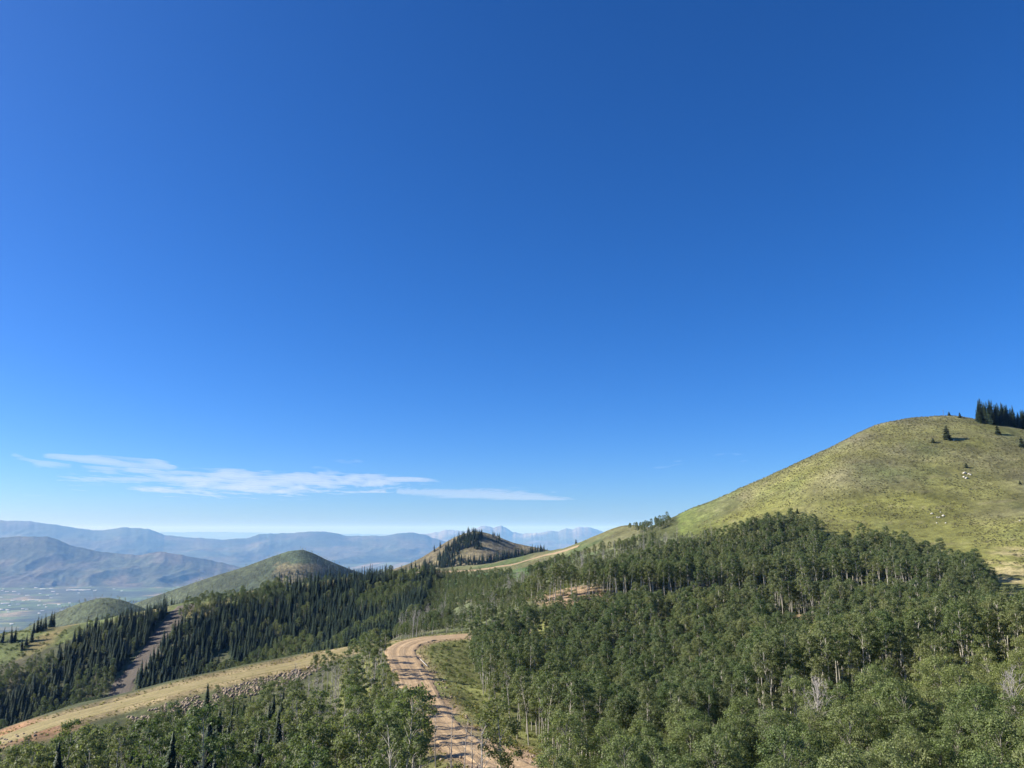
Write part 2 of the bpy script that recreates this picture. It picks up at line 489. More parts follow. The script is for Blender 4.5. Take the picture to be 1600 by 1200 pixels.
cov = lerp(cov, (0.30, 0.17, 0.09), (1 - sstep(td, 8, 18)) * (UU < 130) * np.clip((n3 - 0.35) * 4, 0, 1))
for (u, v, ru, rv) in ((890, 930, 66, 15), (1250, 978, 40, 15), (1040, 985, 14, 6), (1140, 975, 14, 5)):      # bare cut banks
    q = ((UU - u) / ru) ** 2 + ((VV - v) / rv) ** 2
    cov = lerp(cov, (0.38, 0.27, 0.16), np.clip(1.6 - q + (n3 - 0.5), 0, 1) * (YY > 200) * (YY < 340))
g = np.clip(1.3 - ((UU - 1590) / 32) ** 2 - ((VV - 946) / 9) ** 2 + (n3 - .5), 0, 1) * (YY > 180) * (YY < 260)
cov = lerp(cov, (0.42, 0.31, 0.19), g)
# eroded streaks low on the right of the hill
st = np.clip(1 - ((UU - 1590) / 60) ** 2 - ((VV - 885) / 42) ** 2, 0, 1) * hill
streak = vnoise((XX + 0.55 * YY) / 2.6, (YY - 0.2 * XX) / 40, 77)
cov = lerp(cov, (0.36, 0.31, 0.15), st * np.clip((streak - 0.45) * 5, 0, 1) * 1.4)
HZ = HZ - st * np.clip((streak - 0.5) * 3, 0, 1) * 0.7
path = line_dist(XX, YY, smooth_line(strip_path([(770, 922), (740, 935), (710, 944), (690, 950)], 300), 4))[0]
cov = lerp(cov, (0.30, 0.27, 0.15), (1 - sstep(path, 1.5, 4)))
hs = mesh_np('hillside', np.stack([XX, YY, HZ], -1).reshape(-1, 3), grid_faces(len(gy), len(gx)), mats=[M['ground']])
set_color(hs, cov.reshape(-1, 3))
props(add_obj('hillside', hs), 'grass and forest covered mountain hillside', kind='structure')

def strip(name, line, half, lift, mat, label, edge=0.5, ruts=0.0, nac=11, seed=0):
    """a draped band of ground with an uneven edge and wheel ruts"""
    L = np.array(line); n = len(L)
    T = np.gradient(L[:, :2], axis=0); T /= np.linalg.norm(T, axis=1)[:, None]
    N = np.stack([-T[:, 1], T[:, 0]], 1)
    s = np.concatenate([[0], np.cumsum(np.hypot(*np.diff(L[:, :2], axis=0).T))])
    half = np.interp(np.linspace(0, 1, n), np.linspace(0, 1, len(half)), half) if hasattr(half, '__len__') else np.full(n, half)
    V, A = [], []
    for k in range(nac):
        c = 2 * k / (nac - 1) - 1
        jit = (vnoise(s / 3.1, s * 0 + k * 7, seed) - 0.5) * 2 * edge if k in (0, nac - 1) else 0
        off = c * half + jit
        x, y = L[:, 0] + N[:, 0] * off, L[:, 1] + N[:, 1] * off
        z = height(x, y) + lift * (1 if 0 < k < nac - 1 else -0.6)
        if ruts and 0 < k < nac - 1:
            z = z + ruts * np.cos(c * 9.0) + (vnoise(x / 2.0, y / 2.0, seed + 3) - 0.5) * ruts
        V.append(np.stack([x, y, z], 1)); A.append(np.stack([off, s, 0 * s], 1))
    V = np.stack(V, 1).reshape(-1, 3); A = np.stack(A, 1).reshape(-1, 3)
    me = mesh_np(name, V, grid_faces(n, nac)[:, ::-1], mats=[mat])
    a = me.attributes.new('across', 'FLOAT_VECTOR', 'POINT'); a.data.foreach_set('vector', A.astype(np.float32).ravel())
    return props(add_obj(name, me), label, kind='structure')

strip('dirt_road', smooth_line(road_line[::4], 6), [4.6, 4.9, 5.0, 5.0, 4.8, 4.3, 3.8, 3.6], 0.22, dirt_mat('road_dirt', (0.335, 0.235, 0.127), (0.42, 0.307, 0.182), 0.30),
      'rutted tan dirt road curving down between aspens', 0.9, 0.07, 15, 5)
strip('grass_track', smooth_line(track_line[::4], 6), 5.6, 0.16, dirt_mat('track_grass', (0.22, 0.19, 0.075), (0.31, 0.25, 0.125), 0.32),
      'broad dry grass track along the spur', 0.8, 0.03, 11, 9)
strip('cleared_run', run_line, run_half, 0.22, dirt_mat('run_soil_shaded', (0.092, 0.078, 0.062), (0.130, 0.110, 0.088), 0.25),  # brown soil, colour darkened to stand in for tree shade on the strip
      'bare brown strip cleared through the dark spruces', 2.0, 0.05, 11, 13)
strip('ridge_track', ridge_track, 2.6, 0.3, dirt_mat('ridge_dirt', (0.30, 0.22, 0.13), (0.36, 0.27, 0.17), 0.15),
      'thin pale dirt track along the saddle', 0.8, 0.0, 5, 17)

# ------------------------------------------------------------------ foothills behind the ridge
FX = np.arange(-2600, 1900.1, 14.0); FY = np.arange(780, 3800.1, 14.0)
fX, fY = np.meshgrid(FX, FY)
fz = -420 - (fY - 780) * 0.12 + (fbm(fX / 400, fY / 400, 51, 4) - 0.5) * 60
def hill_at(u, v, Y, sx, sy, prof, rot=0.0, seed=0, gully=0.12):
    """one hill whose top shows at u, v; prof: list of (photo u, photo v) of its skyline"""
    global fz
    p = pt(u, v, Y)
    us = np.array([q[0] for q in prof], float)
    ps = np.array([pt(a, b, Y) for a, b in prof])
    crest = np.interp(fX * Y / fY, ps[:, 0], ps[:, 2], left=ps[0, 2] - 200, right=ps[-1, 2] - 200)
    d = fY - Y
    s = np.where(d < 0, 1 + d / sy, 1 - d / sy)
    rid = fbm(fX / (sx * .16) + (fbm(fX / 150, fY / 150, seed + 9) - .5) * 1.2, fY / (sx * 0.5), seed, 4, True)
    s = np.clip(s, -0.2, 1)
    base = -700.0
    z = base + (crest - base) * (s * (2 - s)) ** 1.0 if False else crest - (1 - s) * sy * np.tan(math.radians(27)) * (0.75 + 0.25 * (1 - s))
    z = z - gully * sx * (1 - s) * (1 - rid) * 1.2
    fz = np.maximum(fz, z)
hill_at(165, 932, 1500, 260, 420, [(-200, 1080), (-60, 1030), (30, 985), (60, 968), (90, 955), (120, 942), (150, 933), (168, 931), (195, 936), (230, 950), (300, 975), (400, 1000)], seed=61)
hill_at(470, 858, 2200, 450, 800, [(60, 985), (200, 945), (285, 915), (330, 900), (380, 885), (420, 870), (450, 860), (472, 857), (490, 863), (510, 873), (540, 885), (580, 900), (640, 925), (720, 960)], seed=67)
hill_at(740, 830, 1300, 260, 400, [(520, 920), (600, 893), (640, 880), (665, 867), (690, 850), (715, 836), (735, 830), (755, 830), (775, 836), (800, 847), (840, 855), (900, 868), (1000, 900)], seed=73)
fu, fv = survey(fX, fY, fz)
m1 = fbm(fX / 120, fY / 120, 81, 4); m2 = fbm(fX / 50, fY / 50, 91, 4)
fc = lerp(np.zeros(fX.shape + (3,)) + np.array([0.080, 0.098, 0.050]), (0.055, 0.075, 0.04), (m1 - 0.45) * 4)
mid = (fY > 1000) & (fY < 1700) & (fu > 560) & (fu < 1000)
fc = np.where(mid[..., None], lerp(np.zeros(fX.shape + (3,)) + np.array([0.165, 0.140, 0.080]), (0.105, 0.112, 0.05), (m1 - 0.5) * 4), fc)
fc = np.where(((fY > 1700) & (fu > 486 + (fv - 860) * 0.2) & (fv > 861))[..., None], lerp(fc, (0.04, 0.055, 0.03), 0.75 + 0 * m1), fc)  # right face darkened: dark shrub, with the hill's shade put into the colour
brown = (fY > 1700) & (fu < 505) & (fu > 430) & (fv > 880)
fc = np.where(brown[..., None], lerp(fc, (0.18, 0.15, 0.08), 0.7 + 0 * m1), fc)
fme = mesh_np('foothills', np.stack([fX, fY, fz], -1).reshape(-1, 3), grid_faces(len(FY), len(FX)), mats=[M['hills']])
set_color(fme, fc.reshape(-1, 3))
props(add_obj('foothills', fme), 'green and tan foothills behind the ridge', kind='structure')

# ------------------------------------------------------------------ far valley and mountain ranges
VZ = -900.0
vx = np.concatenate([np.arange(-26000, -9000, 400), np.arange(-9000, 2000, 60), np.arange(2000, 20001, 600)]); vy = np.concatenate([np.arange(2600, 16000, 60), np.arange(16000, 88001, 2000)])
vX, vY = np.meshgrid(vx, vy)
# farm fields: warped cells of one crop each
wx, wy = vX + (fbm(vX / 900, vY / 900, 5) - .5) * 500, vY + (fbm(vX / 900, vY / 900, 6) - .5) * 500
ci, cj = np.floor(wx / 330), np.floor(wy / 560 + 0.37 * np.floor(wx / 330))
r1, r2 = _hash(ci, cj, 3), _hash(ci, cj, 4)
vc = lerp(np.zeros(vX.shape + (3,)) + np.array([0.10, 0.145, 0.06]), (0.24, 0.20, 0.13), (r1 - 0.5) * 3)
vc = lerp(vc, (0.16, 0.19, 0.08), (r2 > 0.7) * 0.8)
town = np.clip((fbm(vX / 700, vY / 450, 15, 5) - 0.5) * 9, 0, 1)
vc = lerp(vc, (0.055, 0.07, 0.055), town * 0.9)
rows = (_hash(np.floor(wx / 330), np.floor(wy / 560 + 0.37 * np.floor(wx / 330)), 9) > 0.55) & (np.abs(np.mod(wx, 330) - 30) < 40)
vc = lerp(vc, (0.04, 0.055, 0.04), rows * 0.8)
vz = VZ + (fbm(vX / 1500, vY / 1500, 8, 3) - 0.5) * 10
vme = mesh_np('valley_floor', np.stack([vX, vY, vz], -1).reshape(-1, 3), grid_faces(len(vy), len(vx)), mats=[M['valley']])
set_color(vme, vc.reshape(-1, 3))
props(add_obj('valley_floor', vme), 'hazy valley floor of fields and town', kind='structure')

def mountain_range(name, label, prof, Y, front, back, seed, c0, c1, gully, wl, du=2.5, base=VZ - 60, crag=0.0, pale=None):
    us = np.arange(prof[0][0], prof[-1][0] + 0.1, du)
    pv = np.interp(us, [p[0] for p in prof], [p[1] for p in prof])
    pv = pv + (fbm(us / 9, us * 0 + seed, seed, 4) - 0.5) * 2.2 + crag * (fbm(us / 5, us * 0, seed + 4, 4, True) - 0.6) * 5
    ts = np.concatenate([np.linspace(-1, 0, 64) , np.linspace(0, 1, 16)[1:]])
    U, T = np.meshgrid(us, ts)
    C = np.array([pt(a, b, Y)[2] for a, b in zip(us, pv)])[None, :] + 0 * T
    D = np.where(T < 0, Y + T * front, Y + T * back)
    X = np.array([pt(a, 830, 1.0)[0] for a in us])[None, :] * D
    s = 1 - np.abs(T)
    s = np.where(T < 0, s ** 1.25, s)
    rid = fbm(X / wl + (fbm(X / wl * .6, D / wl * .6, seed + 1) - .5) * 1.6, D / (wl * 2.2), seed + 2, 5, True)
    Z = base + (C - base) * s - gully * (C - base) * np.clip(1 - s, 0, 1) ** 0.6 * np.clip(s * 3, 0, 1) * (1 - rid) * 1.3
    me = mesh_np(name, np.stack([X, D, Z], -1).reshape(-1, 3), grid_faces(len(ts), len(us)), mats=[M['range']])
    k = np.clip((fbm(X / wl * 2, D / wl * 2, seed + 5, 4) - 0.42) * 4, 0, 1)
    c = lerp(np.zeros(X.shape + (3,)) + np.array(c0, float), c1, k)
    if pale is not None: c = lerp(c, pale, 0.65 * np.clip((s - 0.72) * 5, 0, 1) * np.clip((rid - 0.45) * 4, 0, 1))
    set_color(me, c.reshape(-1, 3))
    return props(add_obj(name, me), label, kind='structure')

mountain_range('valley_mountain', 'hazy brown and green mountain beyond the valley town',
    [(-260, 860), (-120, 852), (-40, 843), (0, 841), (30, 838), (75, 838), (92, 843), (110, 851), (140, 858), (165, 863), (200, 866), (222, 867), (238, 864), (255, 862), (285, 867), (310, 871), (350, 879), (380, 886), (430, 895), (480, 905)],
    14800, 2600, 3000, 101, (0.055, 0.067, 0.045), (0.110, 0.098, 0.072), 0.42, 900)
mountain_range('far_mountains', 'blue hazed mountain range across the horizon',
    [(-300, 822), (-120, 817), (0, 813), (40, 814), (80, 819), (120, 825), (155, 829), (190, 824), (230, 826), (258, 836), (300, 840), (350, 843), (385, 841), (405, 835), (440, 833), (480, 831), (505, 830), (530, 834), (548, 838),
     (575, 837), (600, 837), (625, 833), (645, 832), (665, 836), (690, 845), (760, 860), (900, 880)],
    28000, 8000, 6000, 111, (0.045, 0.06, 0.04), (0.09, 0.085, 0.06), 0.5, 2200)
mountain_range('rocky_peaks', 'pale rocky peaks far beyond the saddle',
    [(560, 846), (620, 838), (660, 834), (685, 831), (703, 827), (714, 829), (725, 831), (738, 826), (748, 824), (757, 821), (765, 823), (771, 825), (777, 823), (783, 821), (792, 826), (800, 831), (815, 834), (835, 833),
     (850, 831), (862, 829), (872, 830), (885, 826), (895, 827), (907, 824), (918, 824), (928, 826), (945, 832), (990, 840), (1100, 850)],
    42000, 9000, 6000, 121, (0.05, 0.065, 0.045), (0.11, 0.10, 0.085), 0.55, 2600, 1.5, crag=0.35, pale=(0.27, 0.26, 0.25))
mountain_range('far_plateau', 'faint flat plateau on the hazy horizon',
    [(-300, 834), (100, 833), (240, 831.5), (320, 831), (400, 832), (520, 834), (700, 836)],
    78000, 9000, 4000, 131, (0.06, 0.07, 0.05), (0.09, 0.09, 0.06), 0.2, 5000, base=VZ - 60)

# ------------------------------------------------------------------ haze
def haze_box(x0, x1, y0, y1, z0, z1, density, color):
    v = [(x, y, z) for z in (z0, z1) for y in (y0, y1) for x in (x0, x1)]
    f = [(0, 2, 3, 1), (4, 5, 7, 6), (0, 1, 5, 4), (2, 6, 7, 3), (0, 4, 6, 2), (1, 3, 7, 5)]
    m = bpy.data.materials.new('haze'); m.use_nodes = True
    nt = m.node_tree; nt.nodes.remove(nt.nodes['Principled BSDF'])
    pv = nd(nt, 'ShaderNodeVolumePrincipled')
    pv.inputs['Color'].default_value = (*color, 1); pv.inputs['Absorption Color'].default_value = (1, 1, 1, 1); pv.inputs['Density'].default_value = density; pv.inputs['Anisotropy'].default_value = 0.0
    nt.links.new(pv.outputs[0], nt.nodes['Material Output'].inputs['Volume'])
    me = mesh_np('haze', np.array(v), np.array(f), smooth=False, mats=[m])
    return props(add_obj('haze', me), 'thin blue air haze', kind='stuff')
haze_box(-70000, 60000, -400, 92000, -1010, 430, 3.3e-5, (0.22, 0.49, 1.0))

# ------------------------------------------------------------------ tree kinds
def tube_np(pts, radii, sides):
    """tapered tube along points -> verts, quads"""
    P = np.array(pts, float); n = len(P)
    T = np.gradient(P, axis=0); T /= np.linalg.norm(T, axis=1)[:, None] + 1e-9
    ref = np.array([0.31, 0.95, 0.05])
    A = np.cross(T, ref); A /= np.linalg.norm(A, axis=1)[:, None] + 1e-9
    B = np.cross(T, A)
    an = np.arange(sides) * 2 * math.pi / sides
    V = P[:, None] + (A[:, None] * np.cos(an)[None, :, None] + B[:, None] * np.sin(an)[None, :, None]) * np.array(radii)[:, None, None]
    i = np.arange(n - 1)[:, None] * sides; k = np.arange(sides)[None, :]; k2 = (k + 1) % sides
    Fq = np.stack([i + k, i + k2, i + sides + k2, i + sides + k], -1).reshape(-1, 4)
    return V.reshape(-1, 3), Fq

class Parts:
    def __init__(self): self.v, self.q, self.t, self.n = [], [], [], 0
    def quads(self, V, Q): self.q.append(Q + self.n); self.v.append(V); self.n += len(V)
    def tris(self, V, T): self.t.append(T + self.n); self.v.append(V); self.n += len(V)
    def mesh(self, name, mat, smooth=False):
        fl = []
        if self.q: fl.append(np.concatenate(self.q))
        if self.t: fl.append(np.concatenate(self.t))
        return mesh_np(name, np.concatenate(self.v), fl, smooth, [mat])

def leaf_quads(C, size, r, up=0.4, out=None, rnd=0.75, lead=0.9):
    """leaf sized quads at the points C, tilted at random, partly facing outward"""
    n = len(C)
    N = r.normal(size=(n, 3)) * rnd
    if out is not None: N += out * lead
    N[:, 2] += up
    N /= np.linalg.norm(N, axis=1)[:, None]
    A = np.cross(N, r.normal(size=(n, 3))); A /= np.linalg.norm(A, axis=1)[:, None] + 1e-9
    B = np.cross(N, A)
    s = size * (0.7 + 0.6 * r.random(n))[:, None]
    V = np.stack([C - A * s, C - B * s * 0.62, C + A * s, C + B * s * 0.62], 1).reshape(-1, 3)
    return V, np.arange(4 * n).reshape(-1, 4)

def trunk_line(H, r, bend=0.35):
    z = np.linspace(0, 1, 7)
    a, b = r.normal(size=2) * bend, r.normal(size=2) * bend * 0.6
    x = a[0] * z ** 1.5 + b[0] * np.sin(z * 5 + r.random() * 6) * z
    y = a[1] * z ** 1.5 + b[1] * np.sin(z * 5 + r.random() * 6) * z
    P = np.stack([x - x[0], y - y[0], z * H], 1)
    P[0, 2] = -0.6
    return P

def make_aspen(seed, H, rc, low, leaf, per, nclump, leafmat, bark, trunk_r=0.14, clump=(0.33, 0.17)):
    r = np.random.default_rng(seed)
    line = trunk_line(H * 0.93, r)
    tr = Parts()
    V, Q = tube_np(line, trunk_r * (1 - 0.8 * np.linspace(0, 1, 7)) + 0.012, 6); tr.quads(V, Q)
    cr = Parts()
    def axis(z): return np.array([np.interp(z, line[:, 2], line[:, 0]), np.interp(z, line[:, 2], line[:, 1]), z])
    cs = []
    for k in range(nclump):
        t = (k + r.random()) / nclump
        z = H * (low + (1 - low) * t ** 0.9)
        env = math.sin(math.pi * min(1, 0.20 + 0.74 * t)) ** 0.6
        a = k * 2.4 + r.normal() * 0.5
        d = rc * env * (0.35 + 0.65 * math.sqrt(r.random()))
        c = axis(z) + np.array([math.cos(a) * d, math.sin(a) * d, r.normal() * 0.2])
        cs.append((c, d))
    for c, d in cs:
        root = axis(max(H * low * 0.8, c[2] - 0.5 - 0.7 * d))
        V, Q = tube_np([root, (root + c) / 2 + np.array([0, 0, 0.12]), c], [0.030, 0.018, 0.006], 3); tr.quads(V, Q)
        rad = rc * (clump[0] + clump[1] * r.random())
        u = r.normal(size=(per, 3)); u /= np.linalg.norm(u, axis=1)[:, None]
        u[:, 2] = np.where(u[:, 2] < -0.3, -u[:, 2] * 0.5, u[:, 2])
        C = c + u * (rad * (0.45 + 0.6 * r.random(per)) * np.array([[1.0], [1.0], [0.8]]).T[0][None, 0])[:, None]
        V, Q = leaf_quads(C, leaf, r, 0.35, u, 0.55, 1.1); cr.quads(V, Q)
    return tr.mesh('aspen_trunk', bark), cr.mesh('aspen_crown', leafmat)

def make_spruce(seed, H, R, layers, boughs, mat, bark, low=0.06, power=0.9, width=0.40):
    r = np.random.default_rng(seed)
    tr = Parts()
    line = trunk_line(H, r, 0.12)
    V, Q = tube_np(line, 0.17 * (1 - np.linspace(0, 1, 7)) + 0.012, 5); tr.quads(V, Q)
    cr = Parts()
    for k in range(layers):
        t = k / (layers - 1)
        z = H * (low + (0.985 - low) * t)
        Rl = R * (1 - t) ** power * (0.8 + 0.4 * r.random()) + 0.10
        nb = max(3, int(boughs * (1 - 0.55 * t)))
        for j in range(nb):
            a = 2 * math.pi * (j + 0.8 * r.random()) / nb + k * 1.3
            L = Rl * (0.65 + 0.5 * r.random())
            d = np.array([math.cos(a), math.sin(a), 0]); p = np.array([-d[1], d[0], 0])
            droop = 0.22 + 0.25 * r.random() - 0.35 * t
            o = np.array([0, 0, z + r.normal() * 0.12])
            w = width * L * (0.8 + 0.5 * r.random()) + 0.06
            tip = o + d * L - np.array([0, 0, L * droop + 0.1])
            m1 = o + d * L * 0.45 + p * w - np.array([0, 0, L * droop * 0.55 + 0.16])
            m2 = o + d * L * 0.45 - p * w - np.array([0, 0, L * droop * 0.55 + 0.16])
            mid = o + d * L * 0.5 - np.array([0, 0, L * droop * 0.4 - 0.06])
            cr.tris(np.array([o, m1, mid, tip, m2]), np.array([[0, 1, 2], [1, 3, 2], [2, 3, 4], [0, 2, 4]]))
    V, Q = tube_np([[line[-1, 0], line[-1, 1], H * 0.93], [line[-1, 0], line[-1, 1], H * 1.01]], [0.09, 0.02], 4)
    cr.quads(V, Q)
    return tr.mesh('spruce_trunk', bark), cr.mesh('spruce_crown', mat)

def make_dead(seed, H, n, spread, bark, low=0.3, lift=0.5, thick=1.0, twigs=5):
    r = np.random.default_rng(seed)
    tr, cr = Parts(), Parts()
    line = trunk_line(H, r, 0.5)
    V, Q = tube_np(line, 0.13 * thick * (1 - 0.9 * np.linspace(0, 1, 7)) + 0.01, 5); tr.quads(V, Q)
    for k in range(n):
        z = H * (low + (0.96 - low) * (k + r.random()) / n)
        o = np.array([np.interp(z, line[:, 2], line[:, 0]), np.interp(z, line[:, 2], line[:, 1]), z])
        a = k * 2.4 + r.normal() * 0.4
        L = spread * (1.15 - 0.75 * (z / H - low) / (1 - low)) * (0.5 + 0.7 * r.random())
        e = o + np.array([math.cos(a) * L, math.sin(a) * L, L * (lift + 0.7 * r.random())])
        m = (o + e) / 2 + r.normal(size=3) * 0.12
        V, Q = tube_np([o, m, e], [0.045 * thick, 0.03 * thick, 0.012], 3); cr.quads(V, Q)
        for q in range(twigs):
            s = m + (e - m) * r.random()
            f = s + r.normal(size=3) * L * 0.22 + np.array([0, 0, L * 0.25])
            V, Q = tube_np([s, f], [0.02 * thick, 0.008], 3); cr.quads(V, Q)
    return tr.mesh('dead_trunk', bark), cr.mesh('dead_branches', bark)

ASPEN = [make_aspen(100 + k, h, rc, low, 0.130, 140, n, M['aspen'], M['aspen_bark'])
         for k, (h, rc, low, n) in enumerate([(11.5, 2.15, 0.38, 26), (10.5, 2.2, 0.34, 26), (12.5, 2.1, 0.42, 26), (9.5, 2.0, 0.32, 24), (11.0, 2.0, 0.40, 24)])]
NEAR = [make_aspen(200 + k, h, rc, low, 0.072, 190, n, M['aspen_near'], M['grey_bark'], 0.085, (0.20, 0.16))
        for k, (h, rc, low, n) in enumerate([(10.0, 2.5, 0.28, 62), (9.0, 2.3, 0.25, 56), (10.5, 2.2, 0.33, 58), (8.5, 2.6, 0.22, 60)])]
TALL = [make_aspen(150 + k, h, rc, low, 0.130, 120, n, M['aspen'], M['aspen_bark'], 0.10)
        for k, (h, rc, low, n) in enumerate([(13.5, 1.9, 0.60, 18), (12.5, 1.8, 0.56, 18), (14.0, 1.7, 0.63, 16)])]
SCRUB = [make_aspen(300 + k, h, rc, low, 0.130, 70, n, M['scrub'], M['dead_bark'], 0.10)
         for k, (h, rc, low, n) in enumerate([(8.0, 1.4, 0.40, 15), (7.0, 1.5, 0.30, 14), (9.0, 1.3, 0.5, 13)])]
SPRUCE = [make_spruce(400 + k, h, R, lay, bo, M['spruce'], M['spruce_bark'], 0.05, pw)
          for k, (h, R, lay, bo, pw) in enumerate([(16.0, 2.7, 28, 13, 0.78), (14.5, 2.7, 26, 13, 0.80), (17.0, 2.6, 30, 13, 0.74), (12.5, 2.6, 23, 13, 0.80)])]
SPRUCE_NEAR = [make_spruce(430 + k, h, R, lay, bo, M['spruce'], M['spruce_bark'], 0.04, pw, 0.17)
               for k, (h, R, lay, bo, pw) in enumerate([(16.0, 2.3, 62, 26, 0.85), (14.5, 2.2, 58, 26, 0.88), (12.5, 2.2, 50, 25, 0.85)])]
PINE = [make_spruce(450 + k, h, R, lay, bo, M['pine'], M['spruce_bark'], 0.08, 0.55)
        for k, (h, R, lay, bo) in enumerate([(9.0, 3.0, 20, 13), (6.0, 2.2, 14, 12), (4.0, 1.9, 10, 11)])]
DEAD = [make_dead(500 + k, h, n, sp, M['dead_bark'], low)
        for k, (h, n, sp, low) in enumerate([(11.0, 16, 1.5, 0.35), (9.0, 20, 2.0, 0.25), (12.0, 12, 1.2, 0.45)])]
DEAD_WIDE = [make_dead(560 + k, h, 34, 1.25, M['dead_bark'], 0.45, 1.2, 0.6, 11) for k, h in enumerate((9.5, 10.5))]

def joined(name, metr, mecr):
    """trunk and crown in one mesh, for the forest beyond the counted trees"""
    V, Fs, mi, n = [], {3: [], 4: []}, {3: [], 4: []}, 0
    for k, me in enumerate((metr, mecr)):
        co = np.zeros(len(me.vertices) * 3, np.float32); me.vertices.foreach_get('co', co)
        lt = np.zeros(len(me.polygons), np.int32); me.polygons.foreach_get('loop_total', lt)
        li = np.zeros(len(me.loops), np.int32); me.loops.foreach_get('vertex_index', li)
        ls = np.zeros(len(me.polygons), np.int32); me.polygons.foreach_get('loop_start', ls)
        for c in (3, 4):
            s = ls[lt == c]
            if len(s):
                Fs[c].append(np.stack([li[s + q] for q in range(c)], 1) + n); mi[c].append(np.full(len(s), k))
        V.append(co.reshape(-1, 3)); n += len(me.vertices)
    fl = [np.concatenate(Fs[c]) for c in (4, 3) if Fs[c]]
    mm = np.concatenate([np.concatenate(mi[c]) for c in (4, 3) if Fs[c]])
    return bpy.data.objects.new(name, mesh_np(name, np.concatenate(V), fl, False, [metr.materials[0], mecr.materials[0]], mm))

def scatter(name, label, protos, P, scale, idx=None, tilt=0.05):
    """a mass nobody could count: one object of points that carry the given shapes"""
    n = len(P)
    me = bpy.data.meshes.new(name)
    me.vertices.add(n); me.vertices.foreach_set('co', np.asarray(P, np.float32).ravel())
    rot = np.stack([rng.normal(0, tilt, n), rng.normal(0, tilt, n), rng.random(n) * 6.283], 1).astype(np.float32)
    a = me.attributes.new('turn', 'FLOAT_VECTOR', 'POINT'); a.data.foreach_set('vector', rot.ravel())
    a = me.attributes.new('size', 'FLOAT', 'POINT'); a.data.foreach_set('value', np.asarray(scale, np.float32))
    a = me.attributes.new('which', 'INT', 'POINT')
    a.data.foreach_set('value', (rng.integers(0, len(protos), n) if idx is None else idx).astype(np.int32))
    o = add_obj(name, me)
    ng = bpy.data.node_groups.new(name, 'GeometryNodeTree')
    ng.interface.new_socket('Geometry', in_out='INPUT', socket_type='NodeSocketGeometry')
    ng.interface.new_socket('Geometry', in_out='OUTPUT', socket_type='NodeSocketGeometry')
    gi, go = ng.nodes.new('NodeGroupInput'), ng.nodes.new('NodeGroupOutput')
    join = ng.nodes.new('GeometryNodeJoinGeometry')
    for pr in reversed(protos):
        oi = ng.nodes.new('GeometryNodeObjectInfo'); oi.inputs['Object'].default_value = pr; oi.inputs['As Instance'].default_value = True
        ng.links.new(oi.outputs['Geometry'], join.inputs[0])
    ip = ng.nodes.new('GeometryNodeInstanceOnPoints')
    ip.inputs['Pick Instance'].default_value = True
    def attr(nm, typ):
        x = ng.nodes.new('GeometryNodeInputNamedAttribute'); x.data_type = typ; x.inputs['Name'].default_value = nm
        return [q for q in x.outputs if q.enabled][0]
    ng.links.new(gi.outputs[0], ip.inputs['Points'])
    ng.links.new(join.outputs[0], ip.inputs['Instance'])
    ng.links.new(attr('which', 'INT'), ip.inputs['Instance Index'])
    e2r = ng.nodes.new('FunctionNodeEulerToRotation')
    ng.links.new(attr('turn', 'FLOAT_VECTOR'), e2r.inputs[0])
    ng.links.new(e2r.outputs[0], ip.inputs['Rotation'])
    ng.links.new(attr('size', 'FLOAT'), ip.inputs['Scale'])
    ng.links.new(ip.outputs[0], go.inputs[0])
    md = o.modifiers.new('scatter', 'NODES'); md.node_group = ng
    return props(o, label, kind='stuff')

def place(name, pair, loc, rotz, s, label, cat, group=None, tilt=(0, 0), stretch=1.0):
    """one tree: an Empty at its foot, its trunk and its crown"""
    o = bpy.data.objects.new(name, None); col.objects.link(o)
    o.location = loc; o.rotation_euler = (tilt[0], tilt[1], rotz); o.scale = (s, s, s * stretch)
    o.empty_display_size = 0.5
    props(o, label, cat, group)
    add_obj('trunk', pair[0], o)
    add_obj('branches' if name == 'dead_tree' else 'crown', pair[1], o)
    return o

def jitter_grid(x0, x1, y0, y1, step, jit=0.42):
    X, Y = np.meshgrid(np.arange(x0, x1, step), np.arange(y0, y1, step))
    X = X + rng.uniform(-jit, jit, X.shape) * step; Y = Y + rng.uniform(-jit, jit, Y.shape) * step
    X, Y = X.ravel(), Y.ravel()
    Z = height(X, Y)
    U, V = survey(X, Y, Z)
    return X, Y, Z, U, V

# ------------------------------------------------------------------ where each kind grows
trees = []        # rows (kind, x, y, z, u, v)
def take(kind, m, X, Y, Z, U, V):
    for k in np.nonzero(m)[0]: trees.append((kind, X[k], Y[k], Z[k], U[k], V[k]))

# the aspen slope right of the road
X, Y, Z, U, V = jitter_grid(-60, 420, 70, 620, 3.1)
rdist = line_dist(X, Y, road_line)[0]
ASP = [(708, 992), (722, 1014), (738, 1045), (752, 1080), (770, 1122), (815, 1162), (862, 1194), (912, 1217), (1000, 1300), (1900, 1300), (1900, 1010), (1600, 985), (1566, 958), (1552, 935),
       (1535, 912), (1500, 897), (1455, 880), (1400, 864), (1340, 858), (1314, 862), (1296, 862), (1270, 834), (1240, 828), (1190, 832), (1150, 845), (1110, 866), (1060, 872), (1000, 890), (940, 908), (890, 922), (850, 934), (800, 953), (760, 970), (730, 984)]
m = in_poly(U, V, ASP) & (Y > 118) & (rdist > 10) & ~((U > 1560) & (V < 992))
def gap(u0, v0, ru, rv): return ((U - u0) / ru) ** 2 + ((V - v0) / rv) ** 2 < 1
bench_v = np.interp(U, [860, 900, 1000, 1100, 1200, 1300, 1370, 1450], [948, 941, 943, 941, 938, 932, 934, 944])
bench = (np.abs(V - bench_v - 1) < 5.5) & (U > 850) & (U < 1400) & (Y > 230)
